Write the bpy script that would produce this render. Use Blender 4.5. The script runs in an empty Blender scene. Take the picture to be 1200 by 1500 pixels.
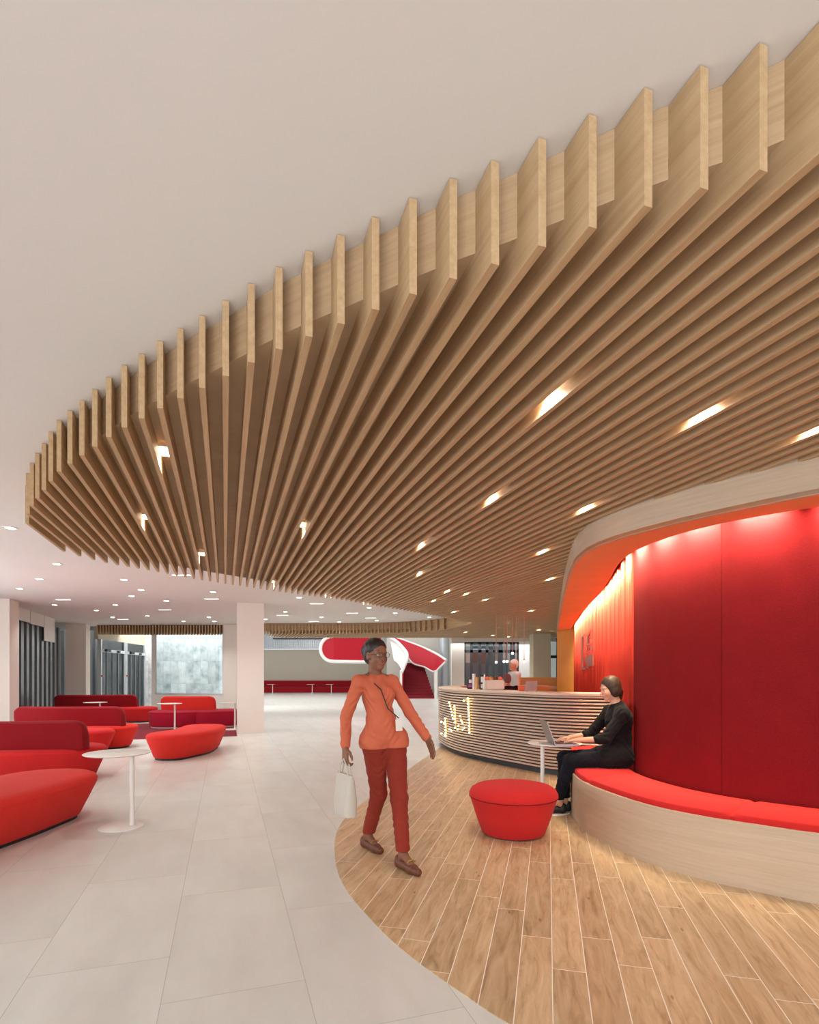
import bpy, bmesh, math, random
import numpy as np
from mathutils import Vector, Matrix
from mathutils.geometry import tessellate_polygon
random.seed(7)
SC = bpy.context.scene
COL = SC.collection
F_PX, H_CAM, HZ = 820.0, 1.38, 988.0

# ---------------------------------------------------------------- camera, world, light, exposure
cam_d = bpy.data.cameras.new('camera'); cam = bpy.data.objects.new('camera', cam_d); COL.objects.link(cam)
cam_d.sensor_fit = 'HORIZONTAL'; cam_d.sensor_width = 36.0; cam_d.lens = F_PX/1200*36.0
cam_d.shift_y = (HZ-750)/1200.0
cam_d.clip_start = 0.05; cam_d.clip_end = 300
cam.location = (0, 0, H_CAM); cam.rotation_euler = (math.pi/2, 0, 0)
SC.camera = cam
w = bpy.data.worlds.new('world'); SC.world = w; w.use_nodes = True
w.node_tree.nodes['Background'].inputs[0].default_value = (0.88, 0.92, 1.0, 1)
w.node_tree.nodes['Background'].inputs[1].default_value = 0.9
SC.view_settings.view_transform = 'Standard'; SC.view_settings.look = 'None'
SC.view_settings.exposure = 0.2; SC.view_settings.gamma = 1.0; SC.view_settings.use_curve_mapping = False
try:
    SC.cycles.use_denoising = True
    SC.cycles.max_bounces = 8; SC.cycles.diffuse_bounces = 4
    SC.cycles.sample_clamp_indirect = 6.0
    SC.cycles.caustics_reflective = False; SC.cycles.caustics_refractive = False
except Exception: pass

def lamp(name, kind, loc, power, color=(1,1,1), size=0.2, size_y=None, rot=(0,0,0), spot=None, blend=0.6):
    L = bpy.data.lights.new(name, kind); o = bpy.data.objects.new(name, L); COL.objects.link(o)
    L.energy = power; L.color = color; o.location = loc; o.rotation_euler = rot
    if kind == 'AREA':
        L.shape = 'RECTANGLE' if size_y else 'DISK'; L.size = size
        if size_y: L.size_y = size_y
    else:
        L.shadow_soft_size = size
    if kind == 'SPOT': L.spot_size = spot; L.spot_blend = blend
    o['kind'] = 'helper'
    return o
R90 = math.pi/2
DAY = (0.93, 0.96, 1.0); WARM = (1.0, 0.94, 0.86)
# area lamps added as daylight fill: assumed glazed front, left windows, far hall
lamp('daylight_fill_front', 'AREA', (-2.5, -4.2, 1.55), 480, (.92,.96,1.0), 15, 2.7, (R90, 0, 0))
lamp('daylight_left', 'AREA', (-9.6, 4.5, 1.5), 330, (0.90,.95,1.0), 12, 2.5, (R90, 0, -R90))
lamp('overhead_fill_far_hall', 'AREA', (-5, 31, 5.6), 1000, DAY, 18, 14, (0, 0, 0))  # added overhead fill to brighten the far hall
lamp('overhead_fill_far_right', 'AREA', (3.3, 20.6, 2.5), 80, DAY, 5, 1.5, (0, 0, 0))  # added fill lamp facing down below the right beam
lamp('daylight_outdoors', 'AREA', (-9.5, 21.5, 5.5), 1050, (1.0,.99,.97), 5, 5, (0, 0, 0))

# ---------------------------------------------------------------- helpers
TH = math.atan2(0.95, -0.3126)
D2 = Vector((-0.3126, 0.9499)); N2 = Vector((0.9499, 0.3126))
def st(s, t): v = N2*s + D2*t; return (v.x, v.y)
def to_st(p): v = Vector(p[:2]); return (v.dot(N2), v.dot(D2))
def px_at_z(px, py, z):
    Y = (H_CAM - z)*F_PX/(py-HZ); return ((px-600)/F_PX*Y, Y)

def tag(o, label=None, cat=None, group=None, kind=None):
    if label: o['label'] = label
    if cat: o['category'] = cat
    if group: o['group'] = group
    if kind: o['kind'] = kind
    return o
def thing(name, label, cat, loc=(0,0,0), rz=0, group=None):
    o = bpy.data.objects.new(name, None); COL.objects.link(o)
    o.location = loc; o.rotation_euler = (0,0,rz); o.empty_display_size = .1
    return tag(o, label, cat, group)
def obj(name, bm, mat, parent=None, smooth=False, loc=None):
    me = bpy.data.meshes.new(name)
    bmesh.ops.recalc_face_normals(bm, faces=bm.faces)
    bm.to_mesh(me); bm.free()
    if mat: me.materials.append(mat)
    o = bpy.data.objects.new(name, me); COL.objects.link(o)
    if parent: o.parent = parent
    if loc: o.location = loc
    if smooth:
        for p in me.polygons: p.use_smooth = True
        if smooth != 'all':
            try: me.set_sharp_from_angle(angle=math.radians(40))
            except Exception: pass
    return o
def struct(name, bm, mat, parent=None, smooth=False):
    o = obj(name, bm, mat, parent, smooth)
    if not parent: o['kind'] = 'structure'
    return o
def dup(root, loc, rz, label=None, group=None):
    r = root.copy(); COL.objects.link(r); r.location = loc; r.rotation_euler = (0,0,rz)
    if label: r['label'] = label
    if group: r['group'] = group
    for ch in list(root.children):
        c = ch.copy(); COL.objects.link(c); c.parent = r
        for g in ch.children:
            d = g.copy(); COL.objects.link(d); d.parent = c
    return r
def box(bm, x0,x1,y0,y1,z0,z1, rz=0, c=(0,0)):
    vs = []
    cs, sn = math.cos(rz), math.sin(rz)
    for z in (z0,z1):
        for x,y in ((x0,y0),(x1,y0),(x1,y1),(x0,y1)):
            vs.append(bm.verts.new((c[0]+x*cs-y*sn, c[1]+x*sn+y*cs, z)))
    for f in ((0,3,2,1),(4,5,6,7),(0,1,5,4),(1,2,6,5),(2,3,7,6),(3,0,4,7)):
        bm.faces.new([vs[i] for i in f])
def B(*a, **k):
    bm = bmesh.new(); box(bm, *a, **k); return bm
def prism(bm, poly, z0, z1):
    n = len(poly)
    a = [bm.verts.new((p[0],p[1],z0)) for p in poly]; b = [bm.verts.new((p[0],p[1],z1)) for p in poly]
    for i in range(n): bm.faces.new((a[i],a[(i+1)%n],b[(i+1)%n],b[i]))
    if n == 4: bm.faces.new(a[::-1]); bm.faces.new(b); return
    for t in tessellate_polygon([[Vector((p[0],p[1],0)) for p in poly]]):
        bm.faces.new([a[i] for i in t]); bm.faces.new([b[i] for i in t])
def P(poly, z0, z1):
    bm = bmesh.new(); prism(bm, poly, z0, z1); return bm
def loft(bm, rings, cap0=True, cap1=True, closed=True):
    vr = [[bm.verts.new(p) for p in r] for r in rings]
    n = len(rings[0])
    for a, b in zip(vr, vr[1:]):
        for i in range(n if closed else n-1):
            j = (i+1)%n; bm.faces.new((a[i],a[j],b[j],b[i]))
    if closed:
        if cap0: bm.faces.new(vr[0][::-1])
        if cap1: bm.faces.new(vr[-1])
def tube(bm, pts, r, n=8, cap=True):
    pts = [Vector(p) for p in pts]; rs = r if isinstance(r,(list,tuple)) else [r]*len(pts)
    rings = []; up = None
    for i,p in enumerate(pts):
        t = (pts[min(i+1,len(pts)-1)]-pts[max(i-1,0)]).normalized()
        if up is None:
            up = Vector((0,0,1)) if abs(t.z)<.9 else Vector((1,0,0))
        u = t.cross(up).normalized(); v = u.cross(t).normalized(); up = v
        rings.append([p + (u*math.cos(a)+v*math.sin(a))*rs[i] for a in [2*math.pi*k/n for k in range(n)]])
    loft(bm, rings, cap, cap)
def lathe(bm, prof, c=(0,0,0), n=32, cap=True, sx=1, sy=1):
    rings = [[(c[0]+r*sx*math.cos(2*math.pi*k/n), c[1]+r*sy*math.sin(2*math.pi*k/n), c[2]+z) for k in range(n)] for r,z in prof]
    loft(bm, rings, cap, cap)
def cat(pts, m=8):
    P_ = [np.array(p, float) for p in pts]
    P_ = [2*P_[0]-P_[1]] + P_ + [2*P_[-1]-P_[-2]]
    out = []
    for i in range(1, len(P_)-2):
        a,b,c,d = P_[i-1:i+3]
        for k in range(m):
            t = k/m
            out.append(tuple(.5*((2*b)+(c-a)*t+(2*a-5*b+4*c-d)*t*t+(3*b-a-3*c+d)*t**3)))
    out.append(tuple(P_[-2])); return out
def offs(path, d):
    out = []
    for i,p in enumerate(path):
        a = path[max(i-1,0)]; b = path[min(i+1,len(path)-1)]
        tx,ty = b[0]-a[0], b[1]-a[1]; l = math.hypot(tx,ty) or 1
        out.append((p[0]-ty/l*d, p[1]+tx/l*d))
    return out
def sweep(bm, path, prof, cap=True):
    # prof: closed loop of (sideways, z); sideways is to the left of travel
    rings = []
    for o_,z in prof: rings.append([(p[0],p[1],z) for p in offs(path, o_)])
    rings = [[rings[j][i] for j in range(len(prof))] for i in range(len(path))]
    loft(bm, rings, cap, cap)
def seglen(path):
    L=[0]
    for a,b in zip(path,path[1:]): L.append(L[-1]+math.hypot(b[0]-a[0],b[1]-a[1]))
    return L
def at_len(path, L, x):
    for i in range(len(L)-1):
        if L[i+1] >= x:
            f = (x-L[i])/max(1e-9,L[i+1]-L[i]); a,b = path[i],path[i+1]
            return (a[0]+(b[0]-a[0])*f, a[1]+(b[1]-a[1])*f)
    return path[-1]
def cutpath(path, x0, x1, n):
    L = seglen(path); return [at_len(path, L, x0+(x1-x0)*k/(n-1)) for k in range(n)]
def lookrot(d):
    return Vector(d).to_track_quat('-Z','Y').to_euler()

# ---------------------------------------------------------------- materials
class NT:
    def __init__(s, m):
        s.t = m.node_tree; s.b = s.t.nodes['Principled BSDF']
    def n(s, typ, **kw):
        nd = s.t.nodes.new(typ)
        for k,v in kw.items():
            if k.startswith('i_'):
                key = k[2:]; key = int(key) if key.isdigit() else key.replace('_',' ')
                if hasattr(v,'bl_idname') or isinstance(v, bpy.types.NodeSocket): s.t.links.new(v, nd.inputs[key])
                else: nd.inputs[key].default_value = v
            else: setattr(nd, k, v)
        return nd
    def math(s, op, a, b=None, c=None):
        nd = s.t.nodes.new('ShaderNodeMath'); nd.operation = op
        for i,v in enumerate((a,b,c)):
            if v is None: continue
            if isinstance(v, bpy.types.NodeSocket): s.t.links.new(v, nd.inputs[i])
            else: nd.inputs[i].default_value = v
        return nd.outputs[0]
    def ramp(s, fac, stops):
        nd = s.t.nodes.new('ShaderNodeValToRGB'); s.t.links.new(fac, nd.inputs[0])
        e = nd.color_ramp.elements
        while len(e) < len(stops): e.new(.5)
        for el,(p,c) in zip(e, stops): el.position = p; el.color = (*c,1)
        return nd.outputs[0]
    def mix(s, fac, a, b, mode='MIX'):
        nd = s.t.nodes.new('ShaderNodeMix'); nd.data_type = 'RGBA'; nd.blend_type = mode
        for idx,v in ((0,fac),(6,a),(7,b)):
            if isinstance(v, bpy.types.NodeSocket): s.t.links.new(v, nd.inputs[idx])
            elif isinstance(v,(tuple,list)): nd.inputs[idx].default_value = (*v[:3],1)
            else: nd.inputs[idx].default_value = v
        return nd.outputs[2]
    def link(s, a, b): s.t.links.new(a, b)
    def coord(s, kind='Object', scale=(1,1,1), rz=0, loc=(0,0,0)):
        tc = s.t.nodes.new('ShaderNodeTexCoord')
        mp = s.t.nodes.new('ShaderNodeMapping'); mp.inputs['Scale'].default_value = scale
        mp.inputs['Rotation'].default_value = (0,0,rz); mp.inputs['Location'].default_value = loc
        s.t.links.new(tc.outputs[kind], mp.inputs[0]); return mp.outputs[0]
    def noise(s, vec, scale, detail=3, rough=.5):
        nd = s.n('ShaderNodeTexNoise'); s.link(vec, nd.inputs['Vector'])
        nd.inputs['Scale'].default_value = scale; nd.inputs['Detail'].default_value = detail
        nd.inputs['Roughness'].default_value = rough
        return nd.outputs['Fac']
    def bump(s, h, strength=.2, dist=.01):
        nd = s.n('ShaderNodeBump'); nd.inputs['Strength'].default_value = strength
        nd.inputs['Distance'].default_value = dist
        s.link(h, nd.inputs['Height']); s.link(nd.outputs[0], s.b.inputs['Normal'])
def newmat(name, color=(.8,.8,.8), rough=.5, metal=0, spec=.5):
    m = bpy.data.materials.new(name); m.use_nodes = True
    b = m.node_tree.nodes['Principled BSDF']
    b.inputs['Base Color'].default_value = (*color,1); b.inputs['Roughness'].default_value = rough
    b.inputs['Metallic'].default_value = metal
    b.inputs['Specular IOR Level'].default_value = spec
    return m, NT(m)
def lin(r,g,b):
    f = lambda c: (c/255/12.92 if c/255 <= .04045 else ((c/255+.055)/1.055)**2.4)
    return (f(r),f(g),f(b))
def plain(name, color, rough=.5, metal=0, spec=.5, var=.06, scale=3, bump=0):
    m, k = newmat(name, color, rough, metal, spec)
    v = k.coord('Object'); n = k.noise(v, scale, 4)
    hi = tuple(min(1,c*(1+var)) for c in color); lo = tuple(c*(1-var) for c in color)
    k.link(k.ramp(n, [(.3,lo),(.7,hi)]), k.b.inputs['Base Color'])
    if bump: k.bump(n, bump)
    return m
def wood(name, c0, c1, rough=.5, along='x', scale=1.0, rz=0):
    m, k = newmat(name, c0, rough, 0, .3)
    sc = {'x':(.5,14,14),'y':(14,.5,14),'z':(14,14,.5),'xy':(.8,.8,22)}[along]
    v = k.coord('Object', tuple(q*scale for q in sc), rz)
    oi = k.n('ShaderNodeObjectInfo'); ad = k.n('ShaderNodeVectorMath', operation='ADD')
    k.link(v, ad.inputs[0]); cb = k.n('ShaderNodeCombineXYZ')
    k.link(k.math('MULTIPLY', oi.outputs['Random'], 37.0), cb.inputs[0]); k.link(k.math('MULTIPLY', oi.outputs['Random'], 91.0), cb.inputs[1])
    k.link(cb.outputs[0], ad.inputs[1])
    n1 = k.noise(ad.outputs[0], 2.2, 5, .65); n2 = k.noise(ad.outputs[0], 14, 2, .6)
    f = k.math('ADD', k.math('MULTIPLY', n1, .75), k.math('MULTIPLY', n2, .25))
    c = k.ramp(f, [(.32,c0),(.68,c1)])
    k.link(c, k.b.inputs['Base Color']); k.bump(f, .06, .004)
    return m
def fabric(name, color, var=.12, scale=260, bump=.25, sheen=.04):
    m, k = newmat(name, color, .92, 0, .15)
    v = k.coord('Object'); n = k.noise(v, scale, 2, .6); n2 = k.noise(v, 5, 3)
    f = k.math('ADD', k.math('MULTIPLY', n, .65), k.math('MULTIPLY', n2, .35))
    k.link(k.ramp(f, [(.3,tuple(c*(1-var) for c in color)),(.7,tuple(min(1,c*(1+var)) for c in color))]), k.b.inputs['Base Color'])
    k.b.inputs['Sheen Weight'].default_value = sheen; k.bump(n, bump, .003)
    return m
def emit(name, color, strength):
    m, k = newmat(name, color)
    k.b.inputs['Emission Color'].default_value = (*color,1); k.b.inputs['Emission Strength'].default_value = strength
    return m

M = {}
M['ceiling'] = plain('ceiling_paint', lin(226,221,217), .85, 0, .2, .015, .6)
M['wallpaint'] = plain('wall_paint', lin(228,220,210), .8, 0, .2, .02, 1)
M['wallcool'] = plain('wall_paint_grey', lin(205,200,190), .8, 0, .2, .02, 1)
M['taupe'] = plain('taupe_paint', lin(176,168,152), .8, 0, .2, .03, 1)
M['beige'] = plain('beige_paint', lin(214,202,176), .8, 0, .2, .02, 1)
M['fin'] = wood('oak_slat', lin(178,146,108), lin(202,172,134), .55, 'x')
M['finback'] = wood('oak_panel', lin(184,152,116), lin(206,176,140), .6, 'xy')
M['ash'] = wood('pale_ash_veneer', lin(188,166,142), lin(206,184,160), .5, 'xy')
M['rib'] = wood('pale_oak_rib', lin(212,190,170), lin(230,210,190), .45, 'xy')
M['ribback'] = plain('dark_gap_board', lin(70,58,54), .8)
M['warmwood'] = wood('honey_wood', lin(206,160,104), lin(226,182,126), .5, 'xy')
M['orange'] = plain('orange_lacquer', lin(236,156,104), .55, 0, .3, .04, 2)
M['orange_lit'] = plain('lit_orange_panel', lin(240,160,72), .55, 0, .3, .05, 2)  # orange end panel with the yellow wash light put into its colour
M['felt'] = fabric('deep_red_felt', lin(124,20,25), .18, 120, .3, 0)
M['curtain'] = fabric('vermilion_curtain', lin(206,56,40), .08, 200, .2)
M['red'] = fabric('bright_red_wool', lin(198,42,40), .08)
M['redb'] = fabric('scarlet_wool', lin(214,52,44), .08)
M['redd'] = fabric('crimson_wool', lin(134,20,28), .10)
M['redm'] = fabric('raspberry_wool', lin(165,24,48), .10)
M['seatmid'] = fabric('tomato_wool', lin(196,40,40), .08)
M['piping'] = fabric('red_piping', lin(150,20,22), .05)
M['white'] = plain('white_powder_coat', lin(232,228,222), .35, 0, .5, .01, 3)
M['dark'] = plain('dark_metal', lin(58,62,66), .4, .3, .5, .05, 3)
M['greymet'] = plain('grey_metal', lin(128,134,138), .35, .6, .5, .05, 3)
M['alu'] = plain('light_aluminium', lin(190,196,200), .35, .5, .5, .03, 3)
M['black'] = plain('black_plastic', lin(24,24,26), .5, 0, .4, .05, 5)
M['copper'] = plain('copper', lin(206,160,136), .35, .15)
M['signmet'] = plain('reddish_metal', lin(190,104,84), .35, .5)
M['brass'] = plain('gold_metal', lin(214,176,96), .3, .8)
M['leather'] = plain('brown_leather', lin(104,58,40), .45, 0, .4, .12, 30)
M['stairred'] = plain('stair_red_lacquer', lin(176,16,36), .5, 0, .3, .03, 1)
M['stairtread'] = plain('dark_red_tread', lin(124,28,38), .7, 0, .2, .05, 2)
M['skin'] = plain('fair_skin', lin(214,160,132), .55, 0, .35, .05, 25)
M['skind'] = plain('brown_skin', lin(132,88,66), .55, 0, .35, .06, 25)
M['hair'] = plain('dark_brown_hair', lin(48,34,28), .45, 0, .5, .35, 60)
def hairmat(name, c0, c1):
    m, k = newmat(name, c0, .5, 0, .35); v = k.coord('Object', (60,60,9)); n = k.noise(v, 2.0, 4, .6)
    k.link(k.ramp(n, [(.35,c0),(.7,c1)]), k.b.inputs['Base Color']); k.bump(n, .5, .004); return m
M['hair'] = hairmat('dark_brown_hair_strands', lin(34,23,18), lin(84,60,44))
M['hairb'] = plain('black_hair', lin(34,26,22), .5, 0, .5, .35, 60)
M['hairw'] = plain('white_hair', lin(240,232,218), .7, 0, .3, .15, 60)
M['hairg'] = plain('grey_hair', lin(118,96,96), .7, 0, .3, .25, 60)
M['blackcloth'] = fabric('black_suiting', lin(24,21,23), .2, 300, .2, .05)
M['navycloth'] = fabric('black_navy_trousers', lin(22,22,30), .2, 300, .2, .05)
M['rust'] = fabric('burnt_orange_blouse', lin(198,104,76), .08, 200, .2)
M['rustd'] = fabric('rust_trousers', lin(140,52,38), .1, 200, .2)
M['whitecloth'] = fabric('white_shirt', lin(226,230,226), .04, 200, .2)
M['eye'] = plain('eye_white', lin(225,220,215), .3)
M['iris'] = plain('iris_brown', lin(40,24,18), .2)
M['lip'] = plain('lip', lin(176,84,80), .4)
M['silver'] = plain('silver_laptop', lin(150,146,146), .35, .7)
M['keys'] = plain('laptop_keys', lin(62,58,60), .5)
M['screen'] = emit('laptop_screen', lin(120,128,140), .5)
M['lightw'] = emit('downlight_glow', (1.0,.97,.92), 14)
M['slotw'] = emit('slot_glow', (1.0,.97,.95), 3)
M['lightwarm'] = emit('canopy_light_glow', (1.0,.86,.66), 12)
M['bulb'] = emit('sign_bulb', (1.0,.82,.5), 9)
M['pendbulb'] = emit('pendant_bulb', (1.0,.92,.82), 6)
M['purple'] = plain('purple_label', lin(150,70,150), .5)
M['teal'] = plain('teal_label', lin(150,190,180), .5)
M['orangeb'] = plain('orange_plastic', lin(222,108,66), .5)
M['greypanel'] = plain('grey_panel', lin(150,140,138), .5)
M['cream'] = plain('cream_box', lin(216,206,194), .6)
M['rug'] = fabric('dark_red_rug', lin(124,36,48), .2, 40, .4)
M['extgrey'] = plain('exterior_grey_cladding', lin(118,122,126), .6, 0, .3, .06, 1)
M['bag'] = fabric('pale_grey_canvas', lin(196,188,176), .08, 200, .2)

# glass
gm, gk = newmat('clear_glass', (.85,.93,.95), .02)
g = gk.t.nodes; tr = g.new('ShaderNodeBsdfTransparent'); tr.inputs[0].default_value=(.80,.86,.88,1)
gl = g.new('ShaderNodeBsdfGlossy'); gl.inputs[0].default_value=(.8,.9,.95,1); gl.inputs['Roughness'].default_value=.02
fr = g.new('ShaderNodeFresnel'); fr.inputs[0].default_value = 1.45
mx = g.new('ShaderNodeMixShader'); gk.link(fr.outputs[0], mx.inputs[0]); gk.link(tr.outputs[0], mx.inputs[1]); gk.link(gl.outputs[0], mx.inputs[2])
gk.link(mx.outputs[0], g['Material Output'].inputs[0]); M['glass'] = gm

def tile_floor(name, ang, w, L, off0, off_step, voff, grout_w, colors, grout, rough, rnd_off=0, grain=False):
    m, k = newmat(name, (.7,.7,.7), rough, 0, .5)
    tc = k.n('ShaderNodeTexCoord'); sp = k.n('ShaderNodeSeparateXYZ'); k.link(tc.outputs['Object'], sp.inputs[0])
    dx, dy = math.cos(ang), math.sin(ang)      # along
    X, Y = sp.outputs[0], sp.outputs[1]
    u = k.math('ADD', k.math('MULTIPLY', X, dx), k.math('MULTIPLY', Y, dy))
    v = k.math('ADD', k.math('MULTIPLY', X, dy), k.math('MULTIPLY', Y, -dx))
    v = k.math('DIVIDE', k.math('SUBTRACT', v, voff), w)
    row = k.math('FLOOR', v); fv = k.math('SUBTRACT', v, row)
    wn = k.n('ShaderNodeTexWhiteNoise', noise_dimensions='1D'); k.link(row, wn.inputs['W'])
    u = k.math('DIVIDE', k.math('SUBTRACT', u, off0), L)
    u = k.math('ADD', u, k.math('MULTIPLY', row, off_step))
    if rnd_off: u = k.math('ADD', u, k.math('MULTIPLY', wn.outputs[0], rnd_off))
    cu = k.math('FLOOR', u); fu = k.math('SUBTRACT', u, cu)
    ev = k.math('MULTIPLY', k.math('MINIMUM', fv, k.math('SUBTRACT', 1.0, fv)), w)
    eu = k.math('MULTIPLY', k.math('MINIMUM', fu, k.math('SUBTRACT', 1.0, fu)), L)
    ed = k.math('MINIMUM', ev, eu)
    gr = k.math('LESS_THAN', ed, grout_w)
    cb = k.n('ShaderNodeCombineXYZ'); k.link(row, cb.inputs[0]); k.link(cu, cb.inputs[1])
    w3 = k.n('ShaderNodeTexWhiteNoise', noise_dimensions='3D'); k.link(cb.outputs[0], w3.inputs['Vector'])
    # local coords with per-tile shift
    c2 = k.n('ShaderNodeCombineXYZ')
    k.link(k.math('ADD', k.math('MULTIPLY', u, L), k.math('MULTIPLY', w3.outputs[0], 17.0)), c2.inputs[0])
    k.link(k.math('ADD', k.math('MULTIPLY', v, w), k.math('MULTIPLY', w3.outputs[0], 31.0)), c2.inputs[1])
    mp = k.n('ShaderNodeMapping'); k.link(c2.outputs[0], mp.inputs[0])
    if grain:
        mp.inputs['Scale'].default_value = (1.3, 9, 1)
        n1 = k.n('ShaderNodeTexNoise'); k.link(mp.outputs[0], n1.inputs['Vector']); n1.inputs['Scale'].default_value=2.0; n1.inputs['Detail'].default_value=7; n1.inputs['Roughness'].default_value=.62; n1.inputs['Distortion'].default_value=1.2
        mp2 = k.n('ShaderNodeMapping'); k.link(c2.outputs[0], mp2.inputs[0]); mp2.inputs['Scale'].default_value=(2.2,7,1)
        vo = k.n('ShaderNodeTexVoronoi'); k.link(mp2.outputs[0], vo.inputs['Vector']); vo.inputs['Scale'].default_value=1.1
        knot = k.math('LESS_THAN', vo.outputs['Distance'], .05)
        base = k.ramp(n1.outputs['Fac'], [(.25,colors[0]),(.45,colors[1]),(.62,colors[2]),(.8,colors[3])])
        base = k.mix(k.math('MULTIPLY', knot, .55), base, colors[4])
        bright = k.math('ADD', .86, k.math('MULTIPLY', w3.outputs[0], .24))
    else:
        mp.inputs['Scale'].default_value = (1.0, 2.6, 1)
        n1 = k.n('ShaderNodeTexNoise'); k.link(mp.outputs[0], n1.inputs['Vector']); n1.inputs['Scale'].default_value=1.4; n1.inputs['Detail'].default_value=5; n1.inputs['Roughness'].default_value=.55
        base = k.ramp(n1.outputs['Fac'], [(.3,colors[0]),(.55,colors[1]),(.75,colors[2])])
        bright = k.math('ADD', .97, k.math('MULTIPLY', w3.outputs[0], .06))
    hsv = k.n('ShaderNodeHueSaturation'); k.link(base, hsv.inputs['Color']); k.link(bright, hsv.inputs['Value'])
    k.link(k.mix(gr, hsv.outputs[0], grout), k.b.inputs['Base Color'])
    k.link(k.math('ADD', rough, k.math('MULTIPLY', gr, .3)), k.b.inputs['Roughness'])
    k.bump(k.math('SUBTRACT', 1.0, gr), .3, .001)
    return m
# u is along D2 (t), v = X*dy - Y*dx = X*.95+Y*.3126 = s
M['tile'] = tile_floor('pale_stone_tile', math.atan2(.9499,-.3126), .6, 1.2, .15, .345, -.258, .0016,
    [lin(208,206,199), lin(217,216,209), lin(223,222,216)], lin(184,178,170), .28)
PL = math.atan2(.971,.24)
M['plank'] = tile_floor('oak_plank_tile', PL, .152, 1.2, 0, .0, .02, .0022,
    [lin(156,124,90), lin(192,160,120), lin(208,178,140), lin(220,194,158), lin(112,82,56)], lin(240,228,210), .36, rnd_off=3.0, grain=True)
M['marble'] = tile_floor('grey_marble', R90, 1.0, 1.0, 0,0,0,.001,[lin(150,154,158)]*3, lin(150,154,158), .4)
mm, mk = newmat('veined_marble_cladding', (.6,.6,.6), .35)
v = mk.coord('Object'); sx = mk.n('ShaderNodeSeparateXYZ'); mk.link(v, sx.inputs[0])
ux = mk.math('DIVIDE', sx.outputs[0], .32); uz = mk.math('DIVIDE', sx.outputs[2], .98)
cx, cz = mk.math('FLOOR', ux), mk.math('FLOOR', uz)
c3 = mk.n('ShaderNodeCombineXYZ'); mk.link(cx, c3.inputs[0]); mk.link(cz, c3.inputs[2])
wn = mk.n('ShaderNodeTexWhiteNoise', noise_dimensions='3D'); mk.link(c3.outputs[0], wn.inputs['Vector'])
sh = mk.n('ShaderNodeVectorMath', operation='MULTIPLY_ADD'); mk.link(wn.outputs['Color'], sh.inputs[0]); sh.inputs[1].default_value=(9,9,9); mk.link(v, sh.inputs[2])
nn = mk.noise(sh.outputs[0], 2.0, 8, .65)
base = mk.ramp(nn, [(.3,lin(146,152,158)),(.48,lin(196,200,202)),(.7,lin(226,228,228))])
hs = mk.n('ShaderNodeHueSaturation'); mk.link(base, hs.inputs['Color']); mk.link(mk.math('ADD', .88, mk.math('MULTIPLY', wn.outputs[0], .2)), hs.inputs['Value'])
fx = mk.math('SUBTRACT', ux, cx); fz = mk.math('SUBTRACT', uz, cz)
e = mk.math('MAXIMUM', mk.math('LESS_THAN', fx, .03), mk.math('LESS_THAN', fz, .012))
mk.link(mk.mix(mk.math('MULTIPLY', e, .5), hs.outputs[0], lin(150,154,158)), mk.b.inputs['Base Color'])
M['marble'] = mm

# ---------------------------------------------------------------- large structure
ZC, ZF, ZS = 3.06, 2.72, 2.84      # white ceiling, slat underside, soffit board
# floor
struct('floor', P([(-16,-4.6),(10,-4.6),(10,46),(-16,46)], -.2, 0), M['tile'])
wf = cat([(1.1,1.72),(.62,2.03),(.393,2.21),(.222,2.428),(.05,2.67),(-.125,2.962),(-.326,3.388),(-.43,3.66),(-.525,4.02),(-.615,4.6),(-.633,5.14),(-.56,5.71),(-.27,7.07),(.18,8.95),(.56,10.5),(.85,11.7),(1.2,12.7)], 8)
wf = wf + [(4.5,13.5),(9.5,13.5),(9.5,-4.4),(3.0,-4.4),(2.0,1.4)]
struct('trim_1', P(wf, .0, .004), M['plank'])['label'] = 'oak plank floor inset with a curved edge'
# white ceiling: slab to Y=20 (lobby), then the double-height hall
struct('ceiling', P([(-16,-4.6),(10,-4.6),(10,21.2),(-16,21.2)], ZC, ZC+.3), M['ceiling'])
struct('ceiling_far_hall', P([(-16,21.2),(10,21.2),(10,46),(-16,46)], 5.9, 6.1), M['ceiling'])
struct('wall_above_lobby', B(-16,10,21.2,21.4,ZC,6.0), M['wallpaint'])
bm = bmesh.new(); box(bm, -16,6,42.0,42.2,0,3.25)
struct('wall_back', bm, M['taupe'])
bm = bmesh.new(); box(bm, -16,6,42.0,42.2,3.3,6.0)
for i in range(150):
    x = -15.9+i*.145; box(bm, x, x+.05, 41.92, 42.0, 3.34, 5.9)
struct('wall_back_upper', bm, M['alu'])
struct('wall_back_frame', B(-10.2,-5.6,41.8,41.9,4.02,4.12), M['dark'])
struct('wall_far_right', B(6.0,6.2,21.4,42.2,0,6), M['wallcool'])
struct('wall_right_outer', B(9.8,10,-4.6,21.4,0,ZC), M['wallpaint'])

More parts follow.
